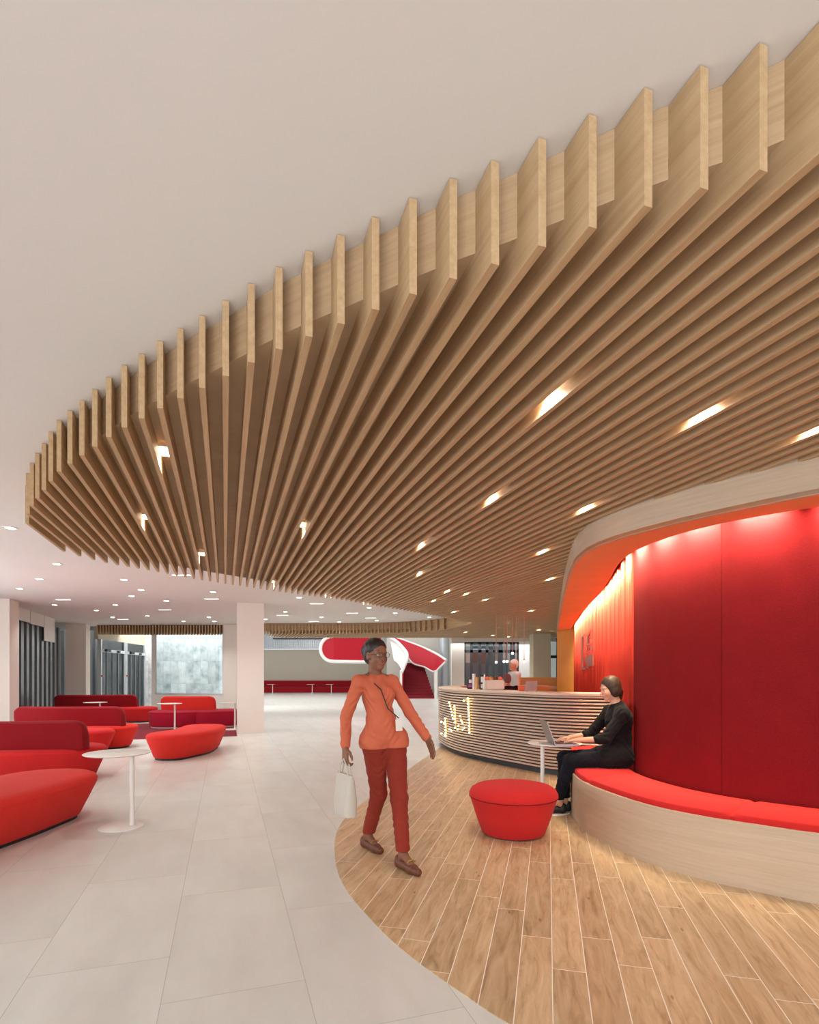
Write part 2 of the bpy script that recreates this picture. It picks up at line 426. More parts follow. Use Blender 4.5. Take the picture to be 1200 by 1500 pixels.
# ---------------------------------------------------------------- slatted canopy
front = [(3.4,.98),(2.2,1.05),(1.6,1.2),(1.05,1.43),(.94,1.49),(.80,1.55),(.676,1.607),(.557,1.674),(.44,1.737),(.297,1.82),(.161,1.887),(.019,1.968),
 (-.1,2.04),(-.25,2.13),(-.385,2.21),(-.53,2.30),(-.67,2.396),(-.81,2.50),(-.96,2.61),(-1.107,2.71),(-1.26,2.82),(-1.39,2.92),
 (-1.54,3.03),(-1.70,3.16),(-1.85,3.29),(-2.0,3.42),(-2.15,3.55),(-2.31,3.69),(-2.49,3.88),(-2.67,4.08),(-2.90,4.33),(-3.09,4.55),(-3.23,4.73),(-3.45,5.05)]
backl = [(-3.78,6.0),(-3.72,6.45),(-3.59,6.85),(-3.33,7.25),(-3.05,7.8),(-2.5,8.55),(-1.93,9.3),(-1.3,10.0),(-.65,11.0),(0,11.9),(.8,13.2),(1.59,14.85)]
second = [(1.35,15.9),(1.0,16.65),(0,17.7),(-1.1,18.1),(-2.2,18.3),(-3.6,18.35),(-4.9,18.35)]
OUT = [(5.2,1.75),(4.2,2.25),(3.3,2.87),(2.9,3.16),(2.53,3.5),(2.30,3.76),(2.03,4.10),(1.76,4.57),(1.645,4.97),(1.655,5.42),(1.75,5.95),(2.1,7.47),(2.95,10.9),(3.9,14.7)]
OUTC = cat(OUT, 6)
fr_c = cat(front, 3); bk_c = cat(backl, 5); sc_c = cat(second, 6)
poly = fr_c + bk_c[0:] + sc_c[0:] + [(-4.9,20.6),(8.5,20.6),(8.5,15.4),(4.4,15.4)] + OUTC[::-1] + [(6.0,.9)]
def inset(poly, d):
    cl_ = []
    for p in poly:
        if not cl_ or math.hypot(p[0]-cl_[-1][0], p[1]-cl_[-1][1]) > .05: cl_.append(p)
    poly = cl_; n = len(poly); out = []
    area = sum(poly[i][0]*poly[(i+1)%n][1]-poly[(i+1)%n][0]*poly[i][1] for i in range(n))
    sg = 1 if area > 0 else -1
    for i in range(n):
        a,b,c = poly[i-1],poly[i],poly[(i+1)%n]
        tx,ty = c[0]-a[0],c[1]-a[1]; l = math.hypot(tx,ty) or 1
        out.append((b[0]-sg*ty/l*d, b[1]+sg*tx/l*d))
    return out
canopy = thing('slatted_canopy', 'large curved oak slat canopy hanging under the white ceiling over the plank floor', 'ceiling canopy', (0,0,0), TH)
def loc_c(p): s,t = to_st(p); return (t, -s)
ins = [loc_c(p) for p in inset(poly, .078)]
obj('backing_board', P(ins, ZS, ZC-.001), M['finback'], canopy)
pst = [to_st(p) for p in poly]
def spans(s):
    ts = []
    for i in range(len(pst)):
        (s0,t0),(s1,t1) = pst[i], pst[(i+1)%len(pst)]
        if (s0-s)*(s1-s) < 0: ts.append(t0+(t1-t0)*(s-s0)/(s1-s0))
    ts.sort(); return list(zip(ts[::2], ts[1::2]))
SP, S0 = .1045, 1.36-.1045*29
fins = []
for k in range(0, 125):
    s = S0+SP*k
    for (t0,t1) in spans(s):
        if t1-t0 < .12: continue
        mid = st(s,(t0+t1)/2)
        far = mid[1] > 15.5 and s < 6.1
        fins.append((s,t0,t1,far))
def finbox(bm, s, t0, t1): box(bm, t0, t1, -s-.014, -s+.014, ZF, ZC-.003)
main = [f for f in fins if not f[3]]; farf = [f for f in fins if f[3]]
# the slats seen largest: those nearest the lens first
main.sort(key=lambda f: math.hypot(*st(f[0], f[1])))
rest = bmesh.new(); nr = 0
for i,(s,t0,t1,_) in enumerate(main):
    if i < 98:
        bm = bmesh.new(); finbox(bm, s, t0, t1); obj('slat', bm, M['fin'], canopy)
    else: finbox(rest, s, t0, t1); nr += 1
if nr:
    tag(obj('remaining_slats', rest, M['fin'], canopy), kind='stuff')
else: rest.free()
can2 = thing('slatted_canopy', 'far curved band of oak slats beyond the white ceiling, right of the pale column', 'ceiling canopy', (0,0,0), TH)
for (s,t0,t1,_) in farf:
    bm = bmesh.new(); finbox(bm, s, t0, t1); obj('slat', bm, M['fin'], can2)
# plain end fascia in the bay
fp = [(1.56,14.87),(1.35,15.9),(1.02,16.6)]
# valance of slats over the glazing, far left
val = thing('slatted_valance', 'straight row of oak slats above the marble and glass doors', 'valance', (0,0,0))
bmb = bmesh.new(); box(bmb, -10.6,-6.27, 19.0,19.06, ZF+.04, ZC-.002); obj('backing_board', bmb, M['ribback'], val)
for i in range(44):
    x = -10.55+i*.0985; obj('slat', B(x, x+.035, 18.88, 19.0, ZF, ZC-.002), M['fin'], val)

# ---------------------------------------------------------------- red alcove: felt wall, curtain, orange soffit
WALLP = [(5.6,2.45),(4.9,2.72),(4.1,3.12),(3.4,3.47),(2.9,3.74),(2.62,3.96),(2.44,4.14),(2.30,4.36),(2.20,4.63),(2.14,5.0),(2.17,5.42),(2.26,5.85),(2.41,6.4),(2.58,7.1),(2.72,7.7),(3.1,9.6),(3.6,11.8),(4.1,13.9)]
WC = cat(WALLP, 8)
iA = 6*8+4; iB = 10*8
wr = tag(bpy.data.objects.new('wall_right', None), kind='structure'); COL.objects.link(wr)
for a,b,mt,nm in ((0,24,M['felt'],'felt_panel'),(24,iA,M['felt'],'felt_panel'),(iA,iB,M['felt'],'felt_panel')):
    pp = cutpath(WC[a:b+1], .002, seglen(WC[a:b+1])[-1]-.002, 40)
    bm = bmesh.new(); sweep(bm, pp, [(0,.0),(0,ZC-.01),(-.04,ZC-.01),(-.04,.0)]); obj(nm, bm, mt, wr, True)
cp = WC[iB:]; Lc = seglen(cp)[-1]; pp = cutpath(cp, 0.0, Lc, 700)
ph = []
for i,p in enumerate(pp):
    a = i/700*Lc
    ph.append(.016*math.sin(a*2*math.pi/.21+.7*math.sin(a*3.1))+.006*math.sin(a*2*math.pi/.083))
prof = []
base0 = offs(pp, 0); nrm = [((o[0]-p[0]),(o[1]-p[1])) for o,p in zip(offs(pp,1.0),pp)]
q = [(p[0]+n[0]*(h-.0), p[1]+n[1]*(h-.0)) for p,n,h in zip(pp,nrm,ph)]
qb = [(p[0]-n[0]*.03, p[1]-n[1]*.03) for p,n in zip(pp,nrm)]
bm = bmesh.new(); loft(bm, [[(a[0],a[1],0.01),(a[0],a[1],ZC-.01),(b[0],b[1],ZC-.01),(b[0],b[1],0.01)] for a,b in zip(q,qb)])
cur = obj('curtain', bm, M['curtain'], wr, 'all'); cur['label'] = 'pleated vermilion curtain end of the wall'
ti = offs(WC, .13)     # left of travel = room side?
# lintel
lint = tag(bpy.data.objects.new('trim_2', None), kind='structure'); COL.objects.link(lint); lint['label'] = 'curved bulkhead over the red alcove'
def ccw_side(path, d):  # choose sign so offset goes toward camera side (x smaller)
    o1 = offs(path, d); o2 = offs(path, -d)
    return o1 if o1[len(o1)*2//3][0] < o2[len(o2)*2//3][0] else o2
inner = ccw_side(WC, .095)
bm = bmesh.new(); bm2 = bmesh.new()
outer = OUTC
ringpoly = outer + inner[::-1]
n = 60
oc = cutpath(outer, 0, seglen(outer)[-1], n); ic = cutpath(inner, 0, seglen(inner)[-1], n)
oin = ccw_side(outer, -.03)
oic = cutpath(oin, 0, seglen(oin)[-1], n)
loft(bm, [[(*a,2.50),(*b,2.50),(*b,2.53),(*a,2.53)] for a,b in zip(oic,ic)])
obj('soffit_panel', bm, M['orange'], lint, True)
loft(bm2, [[(*a,2.497),(*b,2.497),(*b,ZC-.004),(*a,ZC-.004)] for a,b in zip(oc,oic)])
obj('fascia_panel', bm2, M['ash'], lint, True)
jm = bmesh.new(); prism(jm, [(3.88,14.72),(3.95,14.85),(4.6,14.85),(4.6,13.9),(4.1,13.88)], 0, ZC-.005)
struct('wall_alcove_end', jm, M['orange_lit'])
# wall washers in the slot above the felt wall
wl = ccw_side(WC, .065); Lw = seglen(wl); tot = Lw[-1]
spots = [1.2,1.85,2.95,3.5,3.95,4.35,4.8]
x = 5.25
while x < tot-.3: spots.append(x); x += .42
for x in spots:
    p = at_len(wl, Lw, x); p2 = at_len(wl, Lw, x+.05)
    tx,ty = p2[0]-p[0], p2[1]-p[1]
    nx,ny = (-ty,tx); q_ = min(WC, key=lambda c: math.hypot(c[0]-p[0],c[1]-p[1]))
    if nx*(q_[0]-p[0])+ny*(q_[1]-p[1]) < 0: nx,ny = -nx,-ny
    l_ = math.hypot(tx,ty); xa = Vector((tx/l_,ty/l_,0)); dr = Vector((nx/l_*.42,ny/l_*.42,-.90)).normalized(); za = -dr; ya = za.cross(xa)
    o = lamp('wall_washer', 'AREA', (p[0],p[1],2.60), 12 if x<5.0 else 12, (1.0,.84,.56), .30, .03)
    o.rotation_euler = Matrix((xa,ya,za)).transposed().to_euler(); o.data.spread = math.radians(110)
# raised letters on the curtain
sg = thing('wall_sign', 'raised metal letters on the red curtain wall above the bar', 'sign', (0,0,0))
cl = ccw_side(cp, .05); Lcl = seglen(cl)
def sign_bar(x0,x1,z0,z1):
    a = at_len(cl, Lcl, x0); b = at_len(cl, Lcl, x1); tx,ty = b[0]-a[0], b[1]-a[1]; l = math.hypot(tx,ty)
    nx,ny = -ty/l*.012, tx/l*.012
    bm = bmesh.new(); prism(bm, [(a[0]-nx,a[1]-ny),(b[0]-nx,b[1]-ny),(b[0]+nx,b[1]+ny),(a[0]+nx,a[1]+ny)], z0, z1); return bm
def px_to_curt(px):
    r = (px-600)/F_PX; best = min(range(len(cl)), key=lambda i: abs(cl[i][0]/cl[i][1]-r)); return Lcl[best], cl[best][1]
def signpx(px0,px1,py0,py1):
    x0,Y0 = px_to_curt(px0); x1,Y1 = px_to_curt(px1); Y = (Y0+Y1)/2
    if abs(x0-x1) < .04: x1 = x0-.04
    lo,hi = min(x0,x1), max(x0,x1)
    hi = min(hi, lo+.10) if hi-lo < .14 else hi
    obj('letter', sign_bar(lo,hi, H_CAM-(py1-HZ)*Y/F_PX, H_CAM-(py0-HZ)*Y/F_PX), M['signmet'], sg)
for a in [(853,854,934,979),(853,858,978,981),(853,856,932,935),(858,859,929,948),(861.5,862.5,932,943),(864,866,928,930),(866,867,923,936),(868.5,869.5,925,938),
          (860,861,945,956),(862,863,944,953),(865,866,943,953),(862,866,947,949),(867.5,868.5,945,952),(858,859,955,962),(861,864,955,957),(865,869,952,954),(859,860,962,970),
          (860.5,862,961,976),(864,865,960,975),(867,868,959,974),(864,868,966,968),(861,862,974,979),(864,868,974,976),(869,869.8,957,975)]:
    signpx(*a)

# ---------------------------------------------------------------- built-in bench
BF = [(4.4,2.3),(3.6,2.72),(2.9,3.08),(2.45,3.345),(2.19,3.555),(1.98,3.74),(1.79,3.99),(1.67,4.28),(1.57,4.71),(1.54,5.1),(1.62,5.65),(1.80,6.4),(2.04,7.1)]
BK = [(4.9,2.72),(4.1,3.12),(3.4,3.47),(2.9,3.74),(2.62,3.96),(2.44,4.14),(2.30,4.36),(2.20,4.63),(2.14,5.0),(2.17,5.42),(2.26,5.85),(2.41,6.4),(2.58,7.1)]
bf = cat(BF,8); bk = cat(BK,8)
bk = [(b[0]+(f[0]-b[0])*.03, b[1]+(f[1]-b[1])*.03) for f,b in zip(bf,bk)]
bench = thing('built_in_bench', 'curved pale veneered bench built along the red felt wall', 'bench', (0,0,0))
bm = bmesh.new(); loft(bm, [[(*f,.004),(*b,.004),(*b,.428),(*f,.428)] for f,b in zip(bf,bk)])
obj('bench_base', bm, M['ash'], bench, True)
def cush(i0,i1):
    rings = []
    N = i1-i0
    for i in range(i0,i1+1):
        f,b = bf[i],bk[i]; L = math.hypot(f[0]-b[0],f[1]-b[1]); ux,uy = (b[0]-f[0])/L,(b[1]-f[1])/L
        e = min(1,min(i-i0,i1-i)/1.0); sh = .0 if e>=1 else .012
        prof = [(.022+sh,.428),(.018+sh,.45),(.028+sh,.468-sh),(.055,.477-sh),(L*.5,.484-sh*.6),(L-.05,.477-sh),(L-.02,.46),(L-.02,.428)]
        rings.append([(f[0]+ux*d, f[1]+uy*d, z) for d,z in prof])
    bm = bmesh.new(); loft(bm, rings); return bm
for a,b in ((0,36),(36,68),(68,96)): obj('cushion', cush(a,b), M['red'], bench, True)

# ---------------------------------------------------------------- ribbed bar
K = [(2.66,7.28),(2.3,7.42),(1.98,7.65),(1.81,7.83),(1.61,8.14),(1.38,8.5),(1.05,9.05),(.82,9.55),(.65,10.3),(.60,11.2),(.76,12.1),(1.25,12.85),(2.0,13.25),(3.2,13.35)]
KC = cat(K, 10); LK = seglen(KC)
sgn = 1 if offs(KC,1)[30][0] < KC[30][0] else -1      # outward offset sign
bar = thing('bar_counter', 'curved bar counter clad in pale horizontal wooden ribs', 'bar', (0,0,0))
iseam = min(range(len(KC)), key=lambda i: math.hypot(KC[i][0]-1.05, KC[i][1]-9.05))
iseam2 = min(range(len(KC)), key=lambda i: math.hypot(KC[i][0]-.8, KC[i][1]-12.2))
for a,b in ((0,iseam),(iseam,iseam2),(iseam2,len(KC)-1)):
    pp = KC[a:b+1]; L_ = seglen(pp)[-1]; pp = cutpath(pp, .006, L_-.006, 46)
    bm = bmesh.new()
    for r_ in range(23):
        z = .085+r_*.0445
        prof = [(sgn*(-.012),z),(sgn*.012,z+.001),(sgn*.021,z+.007),(sgn*.024,z+.013),(sgn*.021,z+.019),(sgn*.012,z+.025),(sgn*(-.012),z+.026)]
        sweep(bm, pp, prof)
    obj('ribbed_panel', bm, M['rib'], bar, True)
pp = cutpath(KC, 0, LK[-1], 110)
bm = bmesh.new(); sweep(bm, pp, [(sgn*-.01,.06),(sgn*-.01,1.09),(sgn*-.12,1.09),(sgn*-.12,.06)]); obj('carcass', bm, M['ribback'], bar, True)
bm = bmesh.new(); sweep(bm, pp, [(sgn*.028,1.095),(sgn*.03,1.125),(sgn*.024,1.132),(sgn*-.42,1.132),(sgn*-.42,1.095)]); obj('countertop', bm, M['rib'], bar, True)
bm = bmesh.new(); sweep(bm, pp, [(sgn*-.03,.004),(sgn*-.03,.075),(sgn*-.10,.075),(sgn*-.10,.004)]); obj('plinth', bm, M['dark'], bar, True)
bm = bmesh.new(); pin = cutpath(KC, 0, LK[-1], 110); sweep(bm, pin, [(sgn*-.40,.3),(sgn*-.40,1.09),(sgn*-.42,1.09),(sgn*-.42,.3)]); obj('inner_panel', bm, M['warmwood'], bar, True)
# marquee lettering made of bulbs
mq = thing('marquee_letters', 'bulb-lit letters mounted on the curved end of the ribbed bar', 'sign', (0,0,0))
ko = offs(KC, sgn*.03); kof = [(p[0],p[1]) for p in ko]
def bar_pt(px, py):
    r = (px-600)/F_PX
    vis = [i for i in range(len(ko)) if ko[i][1] < 11.3]
    best = min(range(1,len(vis)), key=lambda i: abs(ko[vis[i]][0]/ko[vis[i]][1]-r))
    i = vis[best]; a = ko[i]; j = i-1 if (ko[i][0]/ko[i][1]-r)*(ko[i-1][0]/ko[i-1][1]-r) < 0 else min(i+1,len(ko)-1); b = ko[j]
    ra, rb = a[0]/a[1], b[0]/b[1]; f = 0 if abs(rb-ra)<1e-9 else max(0,min(1,(r-ra)/(rb-ra)))
    p = (a[0]+(b[0]-a[0])*f, a[1]+(b[1]-a[1])*f)
    return (p[0], p[1], H_CAM-(py-HZ)*p[1]/F_PX)
strokes = [[(653.5,1052),(654.5,1078)],[(648,1057),(652,1059)],[(648,1074),(653,1077)],[(659.5,1029),(662,1038),(665,1052),(667.5,1058)],[(667,1034),(668,1058),(668,1066)],
  [(660,1068),(663,1070)],[(675.5,1048.5),(677,1055),(679,1059)],[(673,1063),(672,1068),(679,1068.5),(682,1066)],[(681,1026),(687,1023)],[(687,1023),(688,1044),(689,1073)]]
for s_ in strokes:
    pts = []
    for a,b in zip(s_, s_[1:]):
        d = math.hypot(b[0]-a[0], b[1]-a[1]); m_ = max(1,int(d/4.2))
        pts += [(a[0]+(b[0]-a[0])*k/m_, a[1]+(b[1]-a[1])*k/m_) for k in range(m_)]
    pts.append(s_[-1]); P3 = [Vector(bar_pt(*p)) for p in pts]
    bm = bmesh.new(); tube(bm, P3, .014, 6); st_ = obj('letter_stroke', bm, M['brass'], mq, True)
    bm = bmesh.new()
    for p in P3: bmesh.ops.create_icosphere(bm, subdivisions=1, radius=.015, matrix=Matrix.Translation(p+Vector((-.02,-.035,0))))
    obj('bulbs', bm, M['bulb'], st_, True)

# ---------------------------------------------------------------- columns and left/back glazing
def column(name, c, w_, mat, rz, z1=ZC-.002):
    bm = bmesh.new(); box(bm, 0, w_, 0, w_, 0, z1, rz, c); return struct(name, bm, mat)
RZ = math.atan2(.3126,.9499)
column('wall_column_1', (-4.0,13.0), .6, M['wallpaint'], RZ)
column('wall_column_2', (-8.86-.57*1.0,12.4-.19), .6, M['wallpaint'], RZ)
column('wall_column_3', (-11.27,18.32), .6, M['wallpaint'], RZ)
struct('wall_column_4', B(-6.27,-5.5,18.85,19.4,0,ZC-.002), M['wallpaint'])
struct('wall_column_5', B(1.3,1.95,17.6,18.3,0,ZF-.01), M['wallpaint']) if False else None
SL = -5.0
def bx_st(bm, s0,s1,t0,t1,z0,z1):
    prism(bm, [st(s0,t0),st(s1,t0),st(s1,t1),st(s0,t1)], z0, z1)
# left glazing wall (structure)
wn1 = tag(bpy.data.objects.new('window_1', None), kind='structure'); COL.objects.link(wn1)
bm = bmesh.new()
for i in range(14):
    t = 14.6+i*.42; bx_st(bm, SL-.06, SL+.04, t, t+.20, 0, 2.85)
obj('mullions', bm, M['greymet'], wn1)
bm = bmesh.new()
for i in range(13):
    t = 14.6+i*.42+.20; bx_st(bm, SL+.0, SL+.03, t, t+.02, 0.05, 2.85)
obj('edge_strips', bm, M['alu'], wn1)
bm = bmesh.new(); bx_st(bm, SL-.02, SL-.01, 14.6, 20.1, .02, 2.85); obj('pane', bm, M['glass'], wn1)
bm = bmesh.new(); bx_st(bm, SL-.14, SL-.1, 14.3, 20.2, 2.76, ZC-.003); obj('header', bm, M['wallpaint'], wn1)
for i,(t0,t1,z0) in enumerate(((14.75,15.9,2.78),(15.95,17.1,2.76),(17.15,18.3,2.74),(18.35,19.35,2.36))):
    bm = bmesh.new(); bx_st(bm, SL+.10, SL+.12, t0, t1, z0, ZC-.004); bx_st(bm, SL+.095, SL+.125, t0, t1, z0-.02, z0)
    b_ = obj('roller_blind', bm, M['white'])
    tag(b_, ['white roller blind rolled up, first from the left column','white roller blind rolled up, second from the left column','white roller blind rolled up, third from the left column','white roller blind lowered further than its neighbours over the left glazing'][i], 'blind', 'roller blinds on the left glazing')
# exterior grey cladding seen through it
bm = bmesh.new()
for i in range(40):
    t = 12.0+i*.42; bx_st(bm, SL-2.6-.04*(i%2), SL-2.4, t, t+.40, 0, 4.5)
struct('wall_exterior_left', bm, M['extgrey'])
struct('wall_left', P([st(SL-.1,-4.5),st(SL-.3,-4.5),st(SL-.3,3.0),st(SL-.1,3.0)],0,ZC), M['wallpaint'])
struct('wall_left_return', P([st(SL+.0,20.1),st(SL+.75,20.0),st(SL+.75,20.2),st(SL,20.3)],0,ZC-.004), M['wallpaint']) if False else None

# glass line at Y = 19.2 with low white sill, marble beyond, doors
struct('baseboard_back', B(-8.85,-6.27,19.2,19.45,0,.70), M['white'])
wn2 = tag(bpy.data.objects.new('window_2', None), kind='structure'); COL.objects.link(wn2)
obj('frame', B(-8.85,-8.72,19.2,19.3,.70,2.80), M['white'], wn2); obj('frame', B(-6.42,-6.27,19.2,19.3,.70,2.80), M['white'], wn2)
obj('sill', B(-8.72,-6.42,19.18,19.3,.70,.735), M['alu'], wn2)
obj('pane', B(-8.72,-6.42,19.24,19.25,.735,2.80), M['glass'], wn2)
struct('wall_outside_marble', B(-11.7,-7.3,24.0,24.2,0,4.0), M['marble'])
struct('wall_outside_right', B(-7.3,-5.6,19.5,42,0,6), M['wallpaint']) if False else None
bm = bmesh.new(); prism(bm, [(-10.85,19.5),(-11.35,24.0),(-11.5,24.0),(-11.0,19.5)], 2.62, 3.3); struct('wall_outside_header', bm, M['taupe'])
def door(idx, f0, f1):
    A = Vector((-10.85,19.5)); Bv = Vector((-11.35,24.0)); d = Bv-A; L = d.length; d.normalize()
    root = tag(bpy.data.objects.new('door_%d'%idx, None), kind='structure'); COL.objects.link(root)
    nrm_ = Vector((d.y,-d.x))
    def seg(a,b,o0,o1,z0,z1):
        q = [A+d*a+nrm_*o0, A+d*b+nrm_*o0, A+d*b+nrm_*o1, A+d*a+nrm_*o1]; return P([(v.x,v.y) for v in q], z0, z1)
    a0, a1 = f0*L, f1*L; W = a1-a0
    obj('post', seg(a0,a0+.09,-.06,.06,0,2.62), M['alu'], root); obj('post', seg(a1-.09,a1,-.06,.06,0,2.62), M['alu'], root)
    obj('operator_header', seg(a0+.09,a1-.09,-.05,.08,2.18,2.28), M['alu'], root)
    obj('sensor', seg(a0+.25,a0+.6,.08,.16,2.19,2.28), M['black'], root)
    obj('sensor', seg(a0+W*.62,a0+W*.62+.15,.08,.14,2.19,2.26), M['black'], root)
    obj('transom_pane', seg(a0+.09,a1-.09,0,.01,2.28,2.62), M['glass'], root)
    for k in range(4):
        x0 = a0+.09+(W-.18)*k/4; x1 = a0+.09+(W-.18)*(k+1)/4
        lf = obj('door_leaf', seg(x0,x0+.06,-.02,.03,0.02,2.18), M['dark'], root)
        obj('pane', seg(x0+.06,x1-.02,0,.008,.03,2.17), M['glass'], lf)
        obj('stile', seg(x1-.03,x1,-.02,.03,0.02,2.18), M['greymet'], lf)
    bm = seg(a0-.02,a0+.03,.07,.12,1.30,1.36); bm2_ = obj('button', bm, M['stairred'], root)
door(1, .02, .5); door(2, .52, .98)
struct('wall_outside_far', B(-16,-11.8,25.5,25.7,0,4.5), M['extgrey'])
bm = bmesh.new()
for i in range(12): box(bm, -14.2+i*.25, -14.08+i*.25, 22.4, 22.5, 0, 4.4)
struct('wall_outside_louvres', bm, M['extgrey'])

# right background: glazing at Y=22, white wall, beige column, low timber wall
wn3 = tag(bpy.data.objects.new('window_3', None), kind='structure'); COL.objects.link(wn3)
bm = bmesh.new(); box(bm, 1.9,9.6, 20.7,20.9, 2.60, ZC-.004)
struct('wall_beam', bm, M['wallpaint'])
obj('transom', B(2.05,4.1,21.0,21.08,2.20,2.30), M['dark'], wn3); obj('head', B(2.05,4.1,21.0,21.08,2.54,2.60), M['dark'], wn3)
for x,ww in ((2.05,.06),(2.28,.10),(2.58,.12),(2.86,.10),(3.14,.05),(3.34,.16),(3.62,.06),(3.78,.18),(4.04,.06)): obj('mullion', B(x,x+ww,21.0,21.08,0,2.6), M['dark'], wn3)
obj('pane', B(2.05,4.1,21.03,21.04,0,2.6), M['glass'], wn3)
struct('wall_exterior_right', B(2.1,8.5,25.0,25.2,0,1.9), M['extgrey'])
struct('wall_white_panel', B(4.1,4.75,20.9,21.1,0,2.62), M['white'])
struct('wall_column_6', B(4.05,4.62,18.3,18.9,0,ZF-.004), M['beige'])
struct('wall_column_7', B(1.52,1.98,20.2,20.6,0,ZF-.004), M['wallpaint'])
struct('wall_behind_column', B(.2,1.5,21.45,21.6,0,2.9), M['wallcool']) if False else None
wn4 = tag(bpy.data.objects.new('window_4', None), kind='structure'); COL.objects.link(wn4)
for x,ww in ((4.8,.10),(5.15,.05),(5.5,.05)): obj('mullion', B(x,x+ww,19.6,19.68,0,2.66), M['dark'], wn4)
obj('transom', B(4.8,6.5,19.6,19.68,1.95,2.05), M['dark'], wn4); obj('pane', B(4.8,6.5,19.63,19.64,0,2.66), M['glass'], wn4)
lw = thing('low_timber_wall', 'low honey timber wall behind the bar, left of the alcove', 'partition', (0,0,0))
obj('panel', B(2.85,4.5,15.2,15.3,0.0,1.30), M['warmwood'], lw); obj('ledge', B(3.2,4.5,15.02,15.2,1.0,1.06), M['rib'], lw)

# ---------------------------------------------------------------- far hall: banquette, tables, staircase
bq = thing('banquette', 'long dark red banquette against the far taupe wall', 'banquette', (0,0,0))
obj('seat', B(-14,-4.0,40.8,41.95,.06,.46), M['redd'], bq); obj('backrest', B(-14,-4.0,41.7,41.98,.46,.93), M['redd'], bq)
obj('plinth', B(-14,-4.0,40.9,41.9,0,.06), M['wallpaint'], bq)

stair = thing('curved_staircase', 'sweeping red and white curved staircase in the far hall', 'staircase', (0,0,0))
def q_at(px,py,Y): return ((px-600)/F_PX*Y, Y, H_CAM-(py-HZ)*Y/F_PX)
bm = bmesh.new()
for i in range(12):
    y = 32.0+i*.27; z = .175*(i+1)
    x0 = -.40-(i*.02); x1 = 1.42-(i*.05)
    box(bm, x0, x1, y, y+.29, 0 if i==0 else z-.30, z)
obj('steps', bm, M['stairtread'], stair)
def panel3(name, pts, th, mat, Yf=None):
    # pts (px,py,Y) outline -> thick curved panel
    a = [Vector(q_at(*p)) for p in pts]; b = [v+Vector((0,th,0)) for v in a]
    bm = bmesh.new(); va=[bm.verts.new(v) for v in a]; vb=[bm.verts.new(v) for v in b]
    f1 = bm.faces.new(va[::-1]); f2 = bm.faces.new(vb)
    for i in range(len(a)): bm.faces.new((va[i],va[(i+1)%len(a)],vb[(i+1)%len(a)],vb[i]))
    bmesh.ops.triangulate(bm, faces=[f1,f2], ngon_method='BEAUTY')
    return obj(name, bm, mat, stair)
# stringer walls at the foot
obj('newel_wall', B(-.55,-.42,31.9,35.5,0,1.62), M['white'], stair)
obj('newel_wall', B(1.42,1.60,31.9,34.6,0,1.62), M['white'], stair)
obj('inner_lining', B(-.42,-.36,31.95,35.5,0,1.60), M['stairred'], stair)
# rising outer balustrade lining (red) with white cap, swept as a band in space
def band(name, lo, hi, th, mat, cap=None):
    lo = cat(lo,6); hi = cat(hi,6); bm = bmesh.new(); rings = []
    for a,b in zip(lo,hi):
        A = Vector(q_at(*a)); Bq = Vector(q_at(*b)); rings.append([A,Bq,Bq+Vector((0,th,0)),A+Vector((0,th,0))])
    loft(bm, rings); o = obj(name, bm, mat, stair, True)
    if cap:
        bm = bmesh.new(); tube(bm, [Vector(q_at(*b))+Vector((0,th/2,0)) for b in hi], cap, 8); obj('cap_rail', bm, M['white'], stair, True)
        bm = bmesh.new(); tube(bm, [Vector(q_at(*b))+Vector((0,th/2,0)) for b in lo], cap*.8, 8); obj('lower_edge', bm, M['white'], stair, True)
    return o
band('balustrade_lining', [(573,935,36),(588,946,35.3),(597,962,34.6),(606,972,34.2),(622,977,33.8),(636,984,33),(645,977,32.4),(653,969,32)],
     [(570,932,36),(586,936,35.8),(600,941,35.5),(614,946,35),(628,952,34.3),(640,958,33.5),(648,963,32.7),(654,967,32)], .12, M['stairred'], .07)
band('inner_balustrade', [(577,967,34),(583,972,33.6),(587,980,33.0),(588,987,32.2)],
     [(571,934,36),(584,943,35.0),(596,955,34.0),(594,972,32.2)], .14, M['white'])
bm = bmesh.new(); tube(bm, [q_at(*p) for p in cat([(569,933,35.9),(580,939,35.2),(590,949,34.4),(596,958,33.6),(595,968,32.8),(588,985,31.9)],6)], .11, 8); obj('cap_rail', bm, M['white'], stair, True)
ol = []
for k in range(13):
    a = math.pi/2+math.pi*k/12; ol.append((489+18*math.cos(a), 950.5-18.5*math.sin(a), 33.0))
ol2 = [(558,969,34.0),(558,932,34.0)]
panel3('upper_balustrade', ol[::1]+ol2, .25, M['stairred'])
bm = bmesh.new(); tube(bm, [q_at(p[0]-(1.5 if k>0 and k<12 else 0),p[1],p[2]) for k,p in enumerate(ol)]+[q_at(558,970,34.0)], .10, 8); obj('lower_edge', bm, M['white'], stair, True)
bm = bmesh.new(); tube(bm, [q_at(489,931.5,33.0),q_at(558,931.5,34.0)], .10, 8); obj('cap_rail', bm, M['white'], stair, True)
obj('landing_support', B(-1.5,4,36.9,37.1,0,5.8), M['wallcool'], stair)
bm = bmesh.new(); lathe(bm, [(.32,0),(.32,5.8)], (2.2,35.5,0), 24); struct('wall_round_column', bm, M['alu'], None, True)

